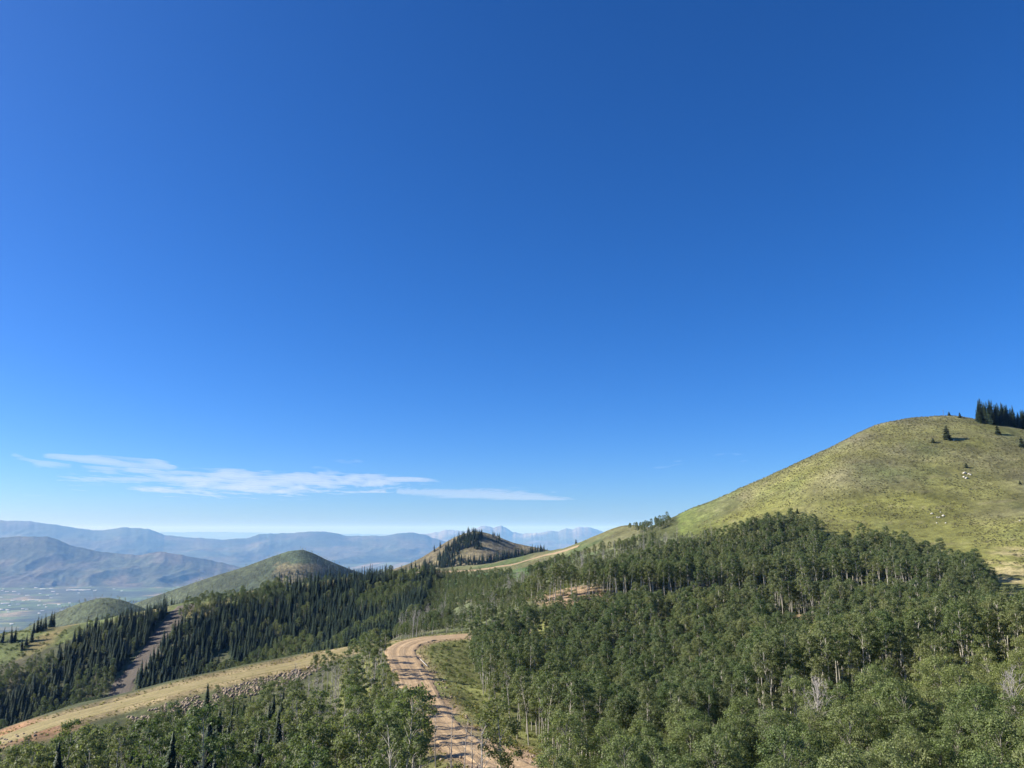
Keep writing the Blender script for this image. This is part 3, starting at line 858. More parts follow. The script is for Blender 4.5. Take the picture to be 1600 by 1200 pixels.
m &= ~bench & ~(gap(890, 932, 58, 10) & (rng.random(len(X)) < 0.72)) & ~gap(1250, 980, 36, 11) & ~gap(1040, 988, 16, 5) & ~gap(1140, 978, 14, 4)
lowline = (np.abs(V - np.interp(U, [1180, 1300, 1400, 1500, 1560], [1112, 1098, 1082, 1066, 1052])) < 9) & (U > 1180) & (U < 1545)
m &= ~lowline
m &= rng.random(len(X)) < np.where(U < 860, 0.62, 0.92)
bench_line = smooth_line([ground_at(u, v, 215, 330) for u, v in ((860, 947), (900, 940), (1000, 942), (1100, 940), (1200, 937), (1300, 931), (1370, 933), (1450, 943))], 4)
low_line = smooth_line([np.array(pt(u, v, 136)) for u, v in ((1180, 1112), (1300, 1098), (1400, 1082), (1500, 1066), (1560, 1052))], 4)
bd = line_dist(X, Y, bench_line)[0]; ld = line_dist(X, Y, low_line)[0]
behind = V < bench_v
young = ((bd < 24) & ~behind & (Y > 215)) | ((np.abs(U - 1250) < 42) & (V > 980) & (V < 1014)) | ((np.abs(U - 1040) < 22) & (V > 988) & (V < 1010))
tall = ((bd < 12) & behind) | ((np.abs(U - 1250) < 40) & (V > 962) & (V <= 980)) | ((ld < 14) & (U > 1180)) | ((rdist < 26) & (U < 960) & (Y < 225) & (rng.random(len(X)) < 0.6))
take('tall', m & tall & ~young, X, Y, Z, U, V)
take('young', m & young, X, Y, Z, U, V)
take('aspen', m & ~tall & ~young, X, Y, Z, U, V)
# thin grey-green scrub up the far slope
SCR = [(655, 990), (690, 984), (730, 983), (760, 969), (800, 952), (850, 933), (890, 921), (940, 907), (1000, 889), (1060, 873), (1110, 866), (1130, 845), (1095, 842), (1060, 842), (1020, 848), (985, 855), (930, 868), (880, 880),
       (840, 894), (800, 915), (740, 954), (700, 968), (665, 978)]
X, Y, Z, U, V = jitter_grid(-120, 220, 250, 620, 2.7)
m = in_poly(U, V, SCR) & (Y > 260)
m &= line_dist(X, Y, ridge_track)[0] > 6
q = rng.random(len(X))
dark = fbm(X / 35, Y / 35, 141, 3)
take('dead', m & (q < 0.03), X, Y, Z, U, V)
take('low_scrub', m & (q >= 0.03) & (q < 0.50) & (dark < 0.66), X, Y, Z, U, V)
take('young', m & (q >= 0.03) & (q < 0.9) & (dark >= 0.66), X, Y, Z, U, V)
bend = in_poly(U, V, [(596, 1001), (625, 985), (660, 972), (705, 962), (712, 990), (680, 992), (640, 998)]) & (Y > 270) & (Y < 420) & (line_dist(X, Y, road_line)[0] > 8)
take('bush', bend & (q < 0.55), X, Y, Z, U, V)
take('dead', bend & (q > 0.93), X, Y, Z, U, V)
# trees on the knoll's skyline
for (u, v) in ((994, 823), (1002, 824), (1009, 824), (1016, 823), (1022, 822), (1029, 821), (1035, 819), (1042, 817), (1018, 827), (1036, 822), (990, 824), (998, 825), (1006, 822), (1012, 821), (1019, 820), (1025, 818), (1031, 817), (1038, 816), (1046, 812), (1000, 829), (1014, 826), (1028, 823)):
    p = ground_at(u, v + 3, 440); 
    for q_ in range(3):
        xx, yy = p[0] + rng.normal(0, 2.5), p[1] + rng.normal(0, 3)
        trees.append(('bush', xx, yy, float(height(xx, yy)), u, v))
# the near crowns low on the right
X, Y, Z, U, V = jitter_grid(-10, 110, 38, 126, 3.9)
edge = np.interp(U, [820, 900, 1000, 1100, 1200, 1300, 1400, 1480, 1560, 1700], [80, 82, 86, 90, 94, 94, 94, 97, 110, 122])
m = (Y < edge) & (U > 880 - (Y - 40) * 0.35) & (rng.random(len(X)) < 0.93)
take('near', m, X, Y, Z, U, V)
# the belt between the spur and the road
X, Y, Z, U, V = jitter_grid(-190, 60, 70, 285, 3.8)
rdist = line_dist(X, Y, road_line)[0]; tdist = line_dist(X, Y, track_line)[0]
BELT = [(-80, 1240), (0, 1190), (60, 1172), (130, 1150), (220, 1136), (300, 1113), (400, 1088), (455, 1062), (520, 1030), (575, 1008), (604, 1006), (612, 1025), (618, 1050), (632, 1090), (652, 1125), (672, 1160),
        (720, 1185), (775, 1210), (835, 1240), (900, 1400), (-400, 1400), (-400, 1240)]
m = in_poly(U, V, BELT) & (rdist > 7.0) & (tdist > 7)
m &= rng.random(len(X)) < np.where((U > 640) & (Y < 150), 0.7, 0.70)
q = rng.random(len(X))
grey = np.exp(-((U - 500) / 60) ** 2 - ((V - 1130) / 45) ** 2) * 0.5 + np.exp(-((U - 480) / 30) ** 2 - ((V - 1085) / 20) ** 2) * 0.5 + np.where((U > 640) & (Y < 160), 0.45, np.where(U > 300, 0.17, 0.08) + np.where((U > 430) & (U < 645) & (V > 1060), 0.24, 0))
conif = np.where(U < 450, 0.17, np.where(U < 520, 0.05, 0.0)) + 0.22 * np.exp(-((U - 330) / 70) ** 2) * (Y < 215) * (U < 520) + 0.3 * np.exp(-((U - 180) / 40) ** 2) * (Y < 190)
take('dead', m & (q < grey), X, Y, Z, U, V)
take('belt_spruce', m & (q >= grey) & (q < grey + conif), X, Y, Z, U, V)
take('belt', m & (q >= grey + conif) & ~((U > 645) & (Y < 168) & (q < 0.62)), X, Y, Z, U, V)
# the far spruce slope
X, Y, Z, U, V = jitter_grid(-560, 20, 380, 720, 2.9)
top = np.interp(U, [-100, 0, 40, 100, 140, 200, 300, 400, 430, 520, 600, 680, 700], [1085, 1055, 1050, 1020, 985, 970, 948, 935, 924, 914, 905, 898, 910])
low = np.interp(U, [0, 560, 600, 650, 690, 720], [1400, 1040, 1020, 985, 960, 930])
rundist = line_dist(X, Y, run_line)[0]
m = (V > top) & (V < low) & (U < 684 - (V - 890) * 0.35) & (rundist > 8.0 + 2.5 * (fbm(X / 9, Y / 9, 151, 2) - 0.5) * 4) & (line_dist(X, Y, track_line)[0] > 26)
m &= rng.random(len(X)) < 0.88
light = fbm(X / 45, Y / 45, 161, 3) + np.where(U < 190, 0.10, 0) + np.clip((V - 1040) / 300, 0, .1) + np.where((U > 560) & (V > 930), 0.05, 0)
q = rng.random(len(X))
asp = m & ((light > 0.635) | (q < 0.06))
clear = (((U - 345) / 16) ** 2 + ((V - 1032) / 14) ** 2 < 1)
take('aspen', asp & ~clear & (q < 0.8), X, Y, Z, U, V)
pale = m & ~asp & ~clear & (rng.random(len(X)) < 0.10)
take('scrub', pale, X, Y, Z, U, V)
take('spruce', m & ~asp & ~clear & ~pale, X, Y, Z, U, V)
# bushes and young aspens on the green slope under the saddle
m = (U > 640) & (U < 800) & (V > 897) & (V < 960) & (Y > 440) & (Y < 720) & (V > np.interp(U, [640, 690, 740, 800], [905, 898, 899, 897]))
take('bush', m & (q < 0.75) , X, Y, Z, U, V)
for (u, v) in ((52, 985), (58, 984), (62, 982), (66, 981), (71, 979), (78, 976), (83, 974), (3, 1000), (18, 1000), (23, 998), (34, 1012), (40, 1006), (49, 999), (420, 913), (436, 910), (520, 902), (587, 897), (562, 899)):
    p = ground_at(u, v + 4, 420); trees.append(('spruce', p[0], p[1], p[2], u, v))
# spruce grove on the hilltop
for k in range(190):
    u = rng.uniform(1527, 1720)
    p = pt(u, np.interp(u, [1524, 1600, 1700], [662, 676, 705]), rng.uniform(478, 515))
    trees.append(('grove', p[0], p[1], float(height(p[0], p[1])), u, 660))

# ------------------------------------------------------------------ counted trees and the forest behind them
BELT_KIND = TALL[:3] + ASPEN[:2] + SCRUB[:2]
KINDS = {
    'near': ('aspen_tree', NEAR, (0.85, 1.12)), 'aspen': ('aspen_tree', ASPEN, (0.55, 0.95)), 'belt': ('aspen_tree', BELT_KIND, (0.70, 1.12)), 'scrub': ('aspen_tree', SCRUB, (0.50, 0.95)), 'low_scrub': ('aspen_tree', SCRUB, (0.28, 0.62)),
    'tall': ('aspen_tree', TALL, (0.85, 1.08)), 'young': ('aspen_tree', ASPEN, (0.42, 0.62)),
    'grove': ('spruce_tree', SPRUCE, (0.74, 0.92)), 'spruce': ('spruce_tree', SPRUCE, (0.40, 0.88)), 'dead': ('dead_tree', DEAD, (0.7, 1.05)), 'bush': ('aspen_tree', ASPEN, (0.30, 0.52)), 'belt_spruce': ('spruce_tree', SPRUCE_NEAR, (0.55, 1.0))}
def in_view(u, v): return -15 < u < 1615 and v < 1290
def region(kind, x, y, u, v):
    if kind == 'near': return 'broad leafy aspen in the thicket filling the bottom right corner', 'leafy aspens filling the bottom right corner'
    if kind in ('spruce', 'grove', 'belt_spruce'):
        if u > 1500: return 'dark spruce in the dense grove on top of the grassy hill', 'spruces in the hilltop grove'
        if y > 300 and line_dist(np.array([x]), np.array([y]), run_line)[0][0] < 17: return 'dark spruce at the very edge of the cleared brown strip', 'spruces lining the cleared strip'
        if y > 560 and u > 380: return 'dark spruce spire along the far ridge crest below the hazy mountains', 'spruces on the far ridge crest'
        if y > 300 and u < 90 and v < 1010: return 'dark spruce on the green meadow at the far left', 'spruces on the meadow at the far left'
        if y < 300 and u < 240: return 'dark pointed spruce in the grove at the bottom left corner', 'spruces in the bottom left grove'
        if y < 300: return 'dark pointed spruce among aspens below the grass track', 'spruces among the aspens below the grass track'
        return ('dark spruce on the far slope left of the cleared brown strip', 'spruces left of the cleared strip') if u < np.interp(v, [940, 1090], [292, 176]) else \
               ('dark spruce on the far slope right of the cleared brown strip', 'spruces right of the cleared strip')
    if kind == 'dead':
        if y > 300: return 'bare grey dead tree in the scrub below the saddle', 'dead trees in the scrub below the saddle'
        if u > 630: return 'bare dead tree with pale forked branches below the dirt road', 'dead trees below the dirt road'
        return 'leafless grey dead tree among aspens left of the dirt road', 'dead trees among the aspens left of the road'
    if kind == 'belt' and line_dist(np.array([x]), np.array([y]), road_line)[0][0] < 17: return 'aspen at the left edge of the dirt road casting shade on it', 'aspens along the left edge of the road'
    if kind == 'belt' and y > 212: return 'aspen just below the bank of loose stones and grass track', 'aspens below the stone bank'
    if kind == 'belt' and u < 240: return 'leafy aspen in the grove filling the bottom left corner', 'aspens in the bottom left corner'
    if y < 300 and u < 700 and kind == 'belt': return 'slender aspen with white trunk between dirt road and grass track', 'aspens between the road and the grass track'
    if kind == 'tall' and y > 215: return 'tall aspen with exposed pale trunk along the bench cut across the forest', 'aspens along the forest bench'
    if kind == 'tall' and u > 1390: return 'tall white trunked aspen in the dark row at the forest\'s lower right end', 'white trunked aspens at the lower right end of the forest'
    if kind == 'tall' and u > 1150: return 'tall aspen with white trunk in the dark row directly behind the thicket', 'white trunked aspens directly behind the thicket'
    if y < 215 and u < 1000: return 'tall aspen with long bare white trunk along the road\'s right side', 'aspens along the right side of the road'
    if u > 1480: return 'dark green aspen at the right edge of the forest near the pale gravel', 'aspens near the gravel patch'
    return 'dark green aspen on the slope behind the leafy near thicket', 'aspens on the slope behind the near thicket'

PROTO_H = {'near': 10.0, 'aspen': 11.2, 'belt': 11.2, 'scrub': 8.2, 'low_scrub': 8.2, 'tall': 13.5, 'young': 11.2, 'spruce': 15.5, 'grove': 15.5, 'belt_spruce': 15.5, 'dead': 11.0, 'bush': 11.2}
def fit_size(kind, x, y, z, u, v):
    s0, s1 = KINDS[kind][2]
    s = rng.uniform(s0, s1)
    if kind in ('belt', 'dead', 'belt_spruce') and y < 290 and u < 760:
        lim = np.interp(u, [-100, 0, 60, 130, 200, 300, 400, 460, 520, 560, 600, 640], [1196, 1176, 1164, 1140, 1126, 1112, 1088, 1062, 1022, 998, 985, 985]) + rng.uniform(-5, 12)
        for _ in range(12):
            tv = survey(x, y, z + PROTO_H[kind] * s)[1]
            if tv >= lim: break
            s *= 0.93
        if s < 0.42: return None
        tu, tv = survey(x, y, z + PROTO_H[kind] * s * 0.75)
        edge = np.interp(tv, [1000, 1020, 1040, 1060, 1080, 1100, 1120, 1140, 1165, 1200, 1240], [608, 608, 618, 628, 634, 644, 656, 678, 722, 792, 870])
        if tu + 1.5 * s * F / y > edge and not (u > 640 and y < 150 and kind == 'dead'): return None
    return s
byname = {}
for t in trees:
    s_ = fit_size(*t)
    if s_ is None: continue
    t = t + (s_,)
    byname.setdefault(KINDS[t[0]][0], []).append(t)
rest = {}
for nm, L in byname.items():
    size = {'scrub': 0.7, 'low_scrub': 0.45, 'bush': 0.4, 'young': 0.5, 'tall': 1.2}
    order = sorted(range(len(L)), key=lambda k: L[k][2] / size.get(L[k][0], 1.0) + (0 if in_view(L[k][4], L[k][5]) else 1e6))
    lim = {'aspen_tree': 300, 'spruce_tree': 300, 'dead_tree': 120}[nm]
    if nm == 'aspen_tree':      # a tree wholly behind nearer crowns is left to the mass
        pick = [k for k in order if in_view(L[k][4], L[k][5])][:lim]
    else:
        pick = [k for k in order if in_view(L[k][4], L[k][5])][:lim]
    ps = set(pick)
    for k in pick:
        kind, x, y, z, u, v, s_ = L[k]
        protos = KINDS[kind][1]
        lab, grp = region(kind, x, y, u, v)
        place(nm, protos[int(rng.integers(len(protos)))], (x, y, z), rng.random() * 6.283, s_, lab,
              {'aspen_tree': 'aspen', 'spruce_tree': 'spruce', 'dead_tree': 'dead tree'}[nm], grp, (rng.normal(0, 0.03), rng.normal(0, 0.03)))
    for k in range(len(L)):
        if k not in ps: rest.setdefault(L[k][0], []).append(L[k])
NAMES = {'belt_spruce': ('belt_conifers', 'further dark spruces among the aspens left of the road'), 'grove': ('hilltop_grove', 'further dark spruces of the hilltop grove'), 'tall': ('aspen_grove', 'further tall white trunked aspens along the clearings'), 'young': ('young_aspens', 'young aspens below the forest bench'), 'near': ('leafy_thicket', 'more leafy aspens of the near thicket'), 'aspen': ('aspen_forest', 'dense dark green aspen forest covering the slope'), 'belt': ('aspen_belt', 'further aspens between road and grass track'),
         'scrub': ('pale_aspens', 'further pale aspens among the far spruces'), 'low_scrub': ('scrub_forest', 'thin grey green aspen scrub below the saddle'), 'spruce': ('spruce_forest', 'dense dark spruce forest on the far slope'), 'dead': ('dead_wood', 'further bare grey trees in the scrub'),
         'bush': ('saddle_bushes', 'fresh green bushes under the saddle')}
for kind, L in rest.items():
    protos = [joined(KINDS[kind][0], *p) for p in KINDS[kind][1]]
    A = np.array([t[1:4] for t in L])
    scatter(NAMES[kind][0], NAMES[kind][1], protos, A, np.array([t[6] for t in L]))
print('TREES', {k: len(v) for k, v in rest.items()}, {k: len(v) for k, v in byname.items()})

# ------------------------------------------------------------------ low growth and stones in masses
def blob(name, seed, n, R, hgt, leaf, mat, up=0.4):
    r = np.random.default_rng(seed)
    u = r.normal(size=(n, 3)); u /= np.linalg.norm(u, axis=1)[:, None]; u[:, 2] = np.abs(u[:, 2])
    C = u * R * (0.55 + 0.5 * r.random(n))[:, None]; C[:, 2] *= hgt / R
    V, Q = leaf_quads(C, leaf, r, up, u)
    return bpy.data.objects.new(name, mesh_np(name, V, Q, False, [mat]))

def rock_mesh(name, seed, mat, flat=0.7):
    r = np.random.default_rng(seed)
    t = (1 + 5 ** 0.5) / 2
    V = np.array([(-1, t, 0), (1, t, 0), (-1, -t, 0), (1, -t, 0), (0, -1, t), (0, 1, t), (0, -1, -t), (0, 1, -t), (t, 0, -1), (t, 0, 1), (-t, 0, -1), (-t, 0, 1)], float) / 1.9
    T = np.array([(0, 11, 5), (0, 5, 1), (0, 1, 7), (0, 7, 10), (0, 10, 11), (1, 5, 9), (5, 11, 4), (11, 10, 2), (10, 7, 6), (7, 1, 8),
                  (3, 9, 4), (3, 4, 2), (3, 2, 6), (3, 6, 8), (3, 8, 9), (4, 9, 5), (2, 4, 11), (6, 2, 10), (8, 6, 7), (9, 8, 1)])
    V = V * (0.7 + 0.6 * r.random((12, 1))) * np.array([1.0 + 0.4 * r.random(), 0.8 + 0.3 * r.random(), flat])
    return mesh_np(name, V, T, False, [mat])

SCRUB_ALL = [joined('scrub', *p) for p in SCRUB]
SAGE = [blob('sage_bush', 600 + k, 26, 0.65, 0.55, 0.22, M['sage']) for k in range(3)]
BUSH = [blob('leafy_bush', 620 + k, 110, 1.15, 1.3, 0.20, M['bush']) for k in range(3)]
TUFT = [blob('grass_tuft', 640 + k, 16, 0.45, 0.45, 0.20, M['tuft'], 0.0) for k in range(2)]
X, Y, Z, U, V = jitter_grid(40, 420, 230, 540, 1.25, 0.5)
d = fbm(X / 30, Y / 30, 171, 4) * 0.8 + fbm(X / 7, Y / 7, 172, 2) * 0.4 + np.clip((Z - 15) / 120, -0.05, 0.25)
m = in_poly(U, V, HILL) & (d > 0.66) & (rng.random(len(X)) < 0.75)
scatter('sagebrush', 'grey green sagebrush dotted over the grassy hill', SAGE, np.stack([X, Y, Z], 1)[m], 0.28 + 0.62 * rng.random(m.sum()) ** 1.8)
X, Y, Z, U, V = jitter_grid(-420, 420, 70, 720, 2.2, 0.5)
rdist = line_dist(X, Y, road_line)[0]; tdist = line_dist(X, Y, track_line)[0]; udist = line_dist(X, Y, run_line)[0]
verge = (rdist > 8.0) & (rdist < 26) & (U > 640) & (U < 960) & (Y < 275)
m = (verge & (rng.random(len(X)) < np.where(rdist < 9, 0.25, 0.75) * np.where((Y < 160) & (U < 860) & (rdist < 13), 0.3, 1)))
m |= in_poly(U, V, ASP) & (rng.random(len(X)) < 0.16) & (rdist > 9)
m |= in_poly(U, V, SCR) & (rng.random(len(X)) < 0.55) & (Y > 260)
m |= in_poly(U, V, BELT) & (rng.random(len(X)) < 0.30) & (rdist > 6.5) & (tdist > 9) & (Y < 285)
m |= (U > 640) & (U < 800) & (V > 900) & (V < 960) & (Y > 440) & (Y < 700) & (rng.random(len(X)) < 0.5)
m |= (U < 690) & (Y > 380) & (V > 985) & (udist > 13) & (rng.random(len(X)) < 0.25)
m &= ~((U > 850) & (Y > 215) & (Y < 330) & (line_dist(X, Y, bench_line)[0] < 7))
scatter('undergrowth', 'low green bushes under and beside the aspens', BUSH, np.stack([X, Y, Z], 1)[m], rng.uniform(0.45, 1.15, m.sum()) * np.where(verge[m] & (rdist[m] < 20), 0.55, 1.0))
X, Y, Z, U, V = jitter_grid(-240, 60, 100, 300, 1.0, 0.5)
rdist = line_dist(X, Y, road_line)[0]; tdist = line_dist(X, Y, track_line)[0]
m = ((tdist > 5.2) & (tdist < 9.5) & (U < 610) & (rng.random(len(X)) < 0.5)) | ((rdist > 5.3) & (rdist < 13) & (rng.random(len(X)) < 0.5)) | ((tdist <= 5.2) & (rng.random(len(X)) < 0.03))
scatter('dry_grass', 'dry straw coloured grass along the road and the track', TUFT, np.stack([X, Y, Z], 1)[m], rng.uniform(0.3, 0.85, m.sum()))
ROCKS = [bpy.data.objects.new('stone', rock_mesh('stone', 660 + k, M['rock'])) for k in range(5)]
X, Y, Z, U, V = jitter_grid(-190, -20, 150, 290, 0.62, 0.5)
tdist = line_dist(X, Y, track_line)[0]
RIP = [(196, 1120), (225, 1112), (270, 1097), (330, 1079), (400, 1062), (480, 1042), (520, 1034), (470, 1064), (400, 1086), (330, 1106), (270, 1120), (215, 1130)]
m = in_poly(U, V, RIP) & (tdist > 5.0) & (rng.random(len(X)) < 0.8 * (fbm(X / 6, Y / 6, 181, 2) > 0.27))
m |= in_poly(U, V, [(-40, 1162), (20, 1150), (70, 1140), (60, 1156), (20, 1172), (-40, 1190)]) & (rng.random(len(X)) < 0.22)
scatter('loose_stones', 'bank of loose grey brown stones below the grass track', ROCKS, np.stack([X, Y, Z + 0.05], 1)[m], 0.14 + 0.5 * rng.random(m.sum()) ** 2.2, tilt=0.6)

X, Y, Z, U, V = jitter_grid(-60, 60, 95, 290, 0.7, 0.5)
rdist = line_dist(X, Y, road_line)[0]
m = (rdist > 3.6) & (rdist < 8) & (rng.random(len(X)) < 0.16)
scatter('road_stones', 'loose stones along the edges of the dirt road', ROCKS, np.stack([X, Y, Z + 0.12], 1)[m], 0.08 + 0.3 * rng.random(m.sum()) ** 3, tilt=0.6)

# conifers on the foothills
def foot_height(x, y):
    fx, fy = np.clip((sh(x) - FX[0]) / 14.0, 0, len(FX) - 1.001), np.clip((sh(y) - FY[0]) / 14.0, 0, len(FY) - 1.001)
    i, j = fx.astype(int), fy.astype(int); a, b = fx - i, fy - j
    return (fz[j, i] * (1 - a) + fz[j, i + 1] * a) * (1 - b) + (fz[j + 1, i] * (1 - a) + fz[j + 1, i + 1] * a) * b
X, Y = np.meshgrid(np.arange(-420, 220, 4.0), np.arange(930, 1420, 4.0))
X = (X + rng.uniform(-2.5, 2.5, X.shape)).ravel(); Y = (Y + rng.uniform(-2.5, 2.5, Y.shape)).ravel(); Z = foot_height(X, Y); U, V = survey(X, Y, Z)
m = in_poly(U, V, [(684, 874), (700, 856), (716, 844), (736, 834), (752, 836), (757, 842), (742, 850), (738, 856), (722, 858), (714, 868), (704, 876), (696, 886), (684, 886)]) & (rng.random(len(X)) < 0.85)
m |= in_poly(U, V, [(735, 856), (750, 853), (756, 858), (740, 860)]) & (rng.random(len(X)) < 0.7)
m |= in_poly(U, V, [(640, 884), (690, 876), (720, 874), (745, 878), (760, 874), (790, 868), (845, 861), (860, 866), (800, 884), (700, 892), (640, 892)]) & (rng.random(len(X)) < np.where(U > 685, 0.7, 0.25))
m |= in_poly(U, V, [(770, 838), (785, 844), (780, 849), (768, 846)]) & (rng.random(len(X)) < 0.5)
P = np.stack([X, Y, Z], 1)[m]
P = np.concatenate([P, [list(pt(u, v, 1290)[:2]) + [float(foot_height(*pt(u, v, 1290)[:2]))] for u, v in ((679, 852), (688, 855))]])
X2, Y2 = np.meshgrid(np.arange(-1500, -350, 9), np.arange(1500, 2200, 9))
X2 = (X2 + rng.uniform(-4, 4, X2.shape)).ravel(); Y2 = (Y2 + rng.uniform(-4, 4, Y2.shape)).ravel(); Z2 = foot_height(X2, Y2); U2, V2 = survey(X2, Y2, Z2)
m = in_poly(U2, V2, [(420, 905), (445, 896), (480, 892), (515, 890), (560, 890), (560, 897), (500, 898), (440, 908)]) & (rng.random(len(X2)) < 0.7)
P = np.concatenate([P, np.stack([X2, Y2, Z2], 1)[m]])
scatter('distant_conifers', 'dark conifers patched over the hills beyond the saddle', [joined('spruce_tree', *p) for p in SPRUCE], P, rng.uniform(0.5, 0.95, len(P)))

X, Y = np.meshgrid(np.arange(-1900, -250, 11), np.arange(1180, 2300, 11))
X = (X + rng.uniform(-5, 5, X.shape)).ravel(); Y = (Y + rng.uniform(-5, 5, Y.shape)).ravel(); Z = foot_height(X, Y); U, V = survey(X, Y, Z)
m = (U < 640) & (U > -60) & (V < 1010) & (fbm(X / 70, Y / 70, 191, 4) + 0.35 * rng.random(len(X)) > 0.58) & ~((Y < 1700) & (U > 450))
scatter('distant_scrub', 'scrubby bushes covering the green foothills', SCRUB_ALL, np.stack([X, Y, Z], 1)[m], rng.uniform(0.5, 1.0, m.sum()))

# ------------------------------------------------------------------ single trees, stones and the mast
def one_tree(name, pair, u, v, hpx, label, cat, group=None, y0=60.0, y1=880.0, H=None):
    p = ground_at(u, v, y0, y1)
    h = hpx * p[1] / F
    return place(name, pair, tuple(p), rng.random() * 6, h / H, label, cat, group)
one_tree('pine_tree', PINE[0], 1480, 687, 23, 'tallest lone dark pine standing on the open grassy hillside', 'pine', H=9.0)
one_tree('pine_tree', PINE[2], 1458, 692, 8, 'tiny dark pine just downhill left of the tall lone pine', 'pine', H=4.0)
one_tree('pine_tree', PINE[1], 1500, 653, 9, 'small pine on the hilltop nearest the spruce grove', 'pine', H=6.0)
one_tree('pine_tree', PINE[2], 1483, 648.5, 7, 'small bushy pine on the hilltop skyline beside the thin mast', 'pine', H=4.0)
one_tree('pine_tree', PINE[1], 1559, 679, 15, 'bushy pine standing alone just below the hilltop spruce grove', 'pine', H=6.0)
one_tree('pine_tree', PINE[1], 1597, 699, 17, 'dark pine at the right edge of the photo below the grove', 'pine', H=6.0)
one_tree('pine_tree', PINE[2], 1510, 731, 8, 'low pine on the grass just above the small white boulders', 'pine', H=4.0)
one_tree('pine_tree', PINE[2], 1594, 757, 6, 'lowest small pine at the right edge of the hillside', 'pine', H=4.0)
one_tree('pine_tree', PINE[1], 1246, 803, 9, 'small pine poking above the aspen canopy where forest meets grass', 'pine', H=6.0)
one_tree('pine_tree', PINE[1], 900, 849, 7, 'tiny lone pine on the saddle ridge against the blue peaks', 'pine', y0=450, H=6.0)
for (u, v, h, Y, lab) in ((318, 1172, 92, 207, 'tallest dark spruce standing in front of the loose stone bank'), (180, 1200, 62, 196, 'dark narrow spruce rising among the aspens low on the left'),
                          (304, 1172, 60, 206, 'shorter spruce close against the left of the tallest spruce'), (386, 1176, 58, 212, 'dark spruce right of the pale dead trunk below the stone bank')):
    x = pt(u, v, Y)[0]; z = float(height(x, Y))
    place('spruce_tree', SPRUCE_NEAR[0], (x, Y, z), rng.random() * 6, h * Y / F / 16.0, lab, 'spruce')
for k, (u, v, Y, lab) in enumerate(((1268, 1070, 86, 'bare white dead tree with fan of branches above the leafy thicket'), (1588, 1052, 76, 'pale leafless tree with spreading branches at the right edge of the thicket'),
                                    (1206, 1122, 84, 'sparse pale dead branches poking out between leafy near aspens'), (1072, 1130, 88, 'thin pale bare twigs at the thicket\'s upper edge'))):
    t = np.array(pt(u, v, Y)); z = float(height(t[0], Y))
    place('dead_tree', DEAD_WIDE[k % 2], (t[0], Y, z), k * 1.3, (t[2] - z) / (9.5, 10.5)[k % 2] * 1.02, lab, 'dead tree')
for (u, v, hpx, lab) in ((245 * 0 + 463, 1045, 40, 'twisted grey dead tree standing beside the pale grass track'),):
    p = np.array(pt(u, 1060, 240)); z = float(height(p[0], 240.0))
    place('dead_tree', DEAD[1], (p[0], 240.0, z), 0.4, hpx * 240 / F / 9.0, lab, 'dead tree')

BOULDER = [rock_mesh('boulder', 700 + k, M['boulder'], 0.75) for k in range(4)]
WHERE = [(1507, 740, 1.5, 'tallest white boulder of the upper cluster below the low pine'), (1514, 741, 1.1, 'white boulder in the middle of the upper cluster'), (1517, 742.5, 1.0, 'white boulder on the right of the upper cluster'),
         (1506, 746, 1.1, 'small white boulder at the lower left of the upper cluster'), (1510, 748, 1.3, 'flat white boulder lowest in the upper cluster'), (1456, 803, 1.0, 'white boulder at the left of the lower scattered group'),
         (1470, 801, 0.8, 'small white boulder topmost of the lower scattered group'), (1474, 807, 1.3, 'largest white boulder on the right of the lower group'), (1464, 808.5, 0.8, 'small white boulder in the middle of the lower group'),
         (1468, 809, 0.7, 'smallest white boulder beside the middle of the lower group'), (1464, 818, 0.9, 'lowest white boulder on the left of the lower group'), (1478, 818, 0.9, 'lowest white boulder on the right of the lower group'),
         (1490, 688, 0.9, 'pale rock beside the tall lone pine on the hill'), (1594, 814, 0.8, 'single pale rock at the right edge of the grassy hill')]
for k, (u, v, w, lab) in enumerate(WHERE):
    o = add_obj('boulder', BOULDER[k % 4]); p = ground_at(u, v); s_ = w * p[1] / 330.0 * 0.5
    o.location = (p[0], p[1], p[2] + 0.2 * s_); o.scale = (s_, s_, s_); o.rotation_euler = (0, 0, k * 1.7)
    props(o, lab, 'boulder', 'white boulders on the grassy hill')

mast = bpy.data.objects.new('mast', None); col.objects.link(mast)
p = ground_at(1474.5, 650); mast.location = tuple(p)
props(mast, 'thin dark mast with short crossbar on the hilltop skyline', 'mast')
V, Q = tube_np([(0, 0, -0.3), (0, 0, 2.0), (0, 0, 4.4)], [0.09, 0.08, 0.06], 8); add_obj('pole', mesh_np('pole', V, Q, True, [M['metal']]), mast)
V, Q = tube_np([(-0.7, 0, 3.5), (0, 0, 3.5), (0.7, 0, 3.5)], [0.05, 0.05, 0.05], 6); add_obj('crossbar', mesh_np('crossbar', V, Q, True, [M['metal']]), mast)
a_, b_ = ground_at(657, 1032, 180), ground_at(668, 1043, 180)
V, Q = tube_np([a_ + [0, 0, .3], (a_ + b_) / 2 + [0, 0, .32], b_ + [0, 0, .3]], [0.15, 0.13, 0.09], 8)
props(add_obj('fallen_log', mesh_np('fallen_log', V, Q, True, [M['dead_bark']])), 'pale fallen log lying on the grass inside the road bend', 'log')

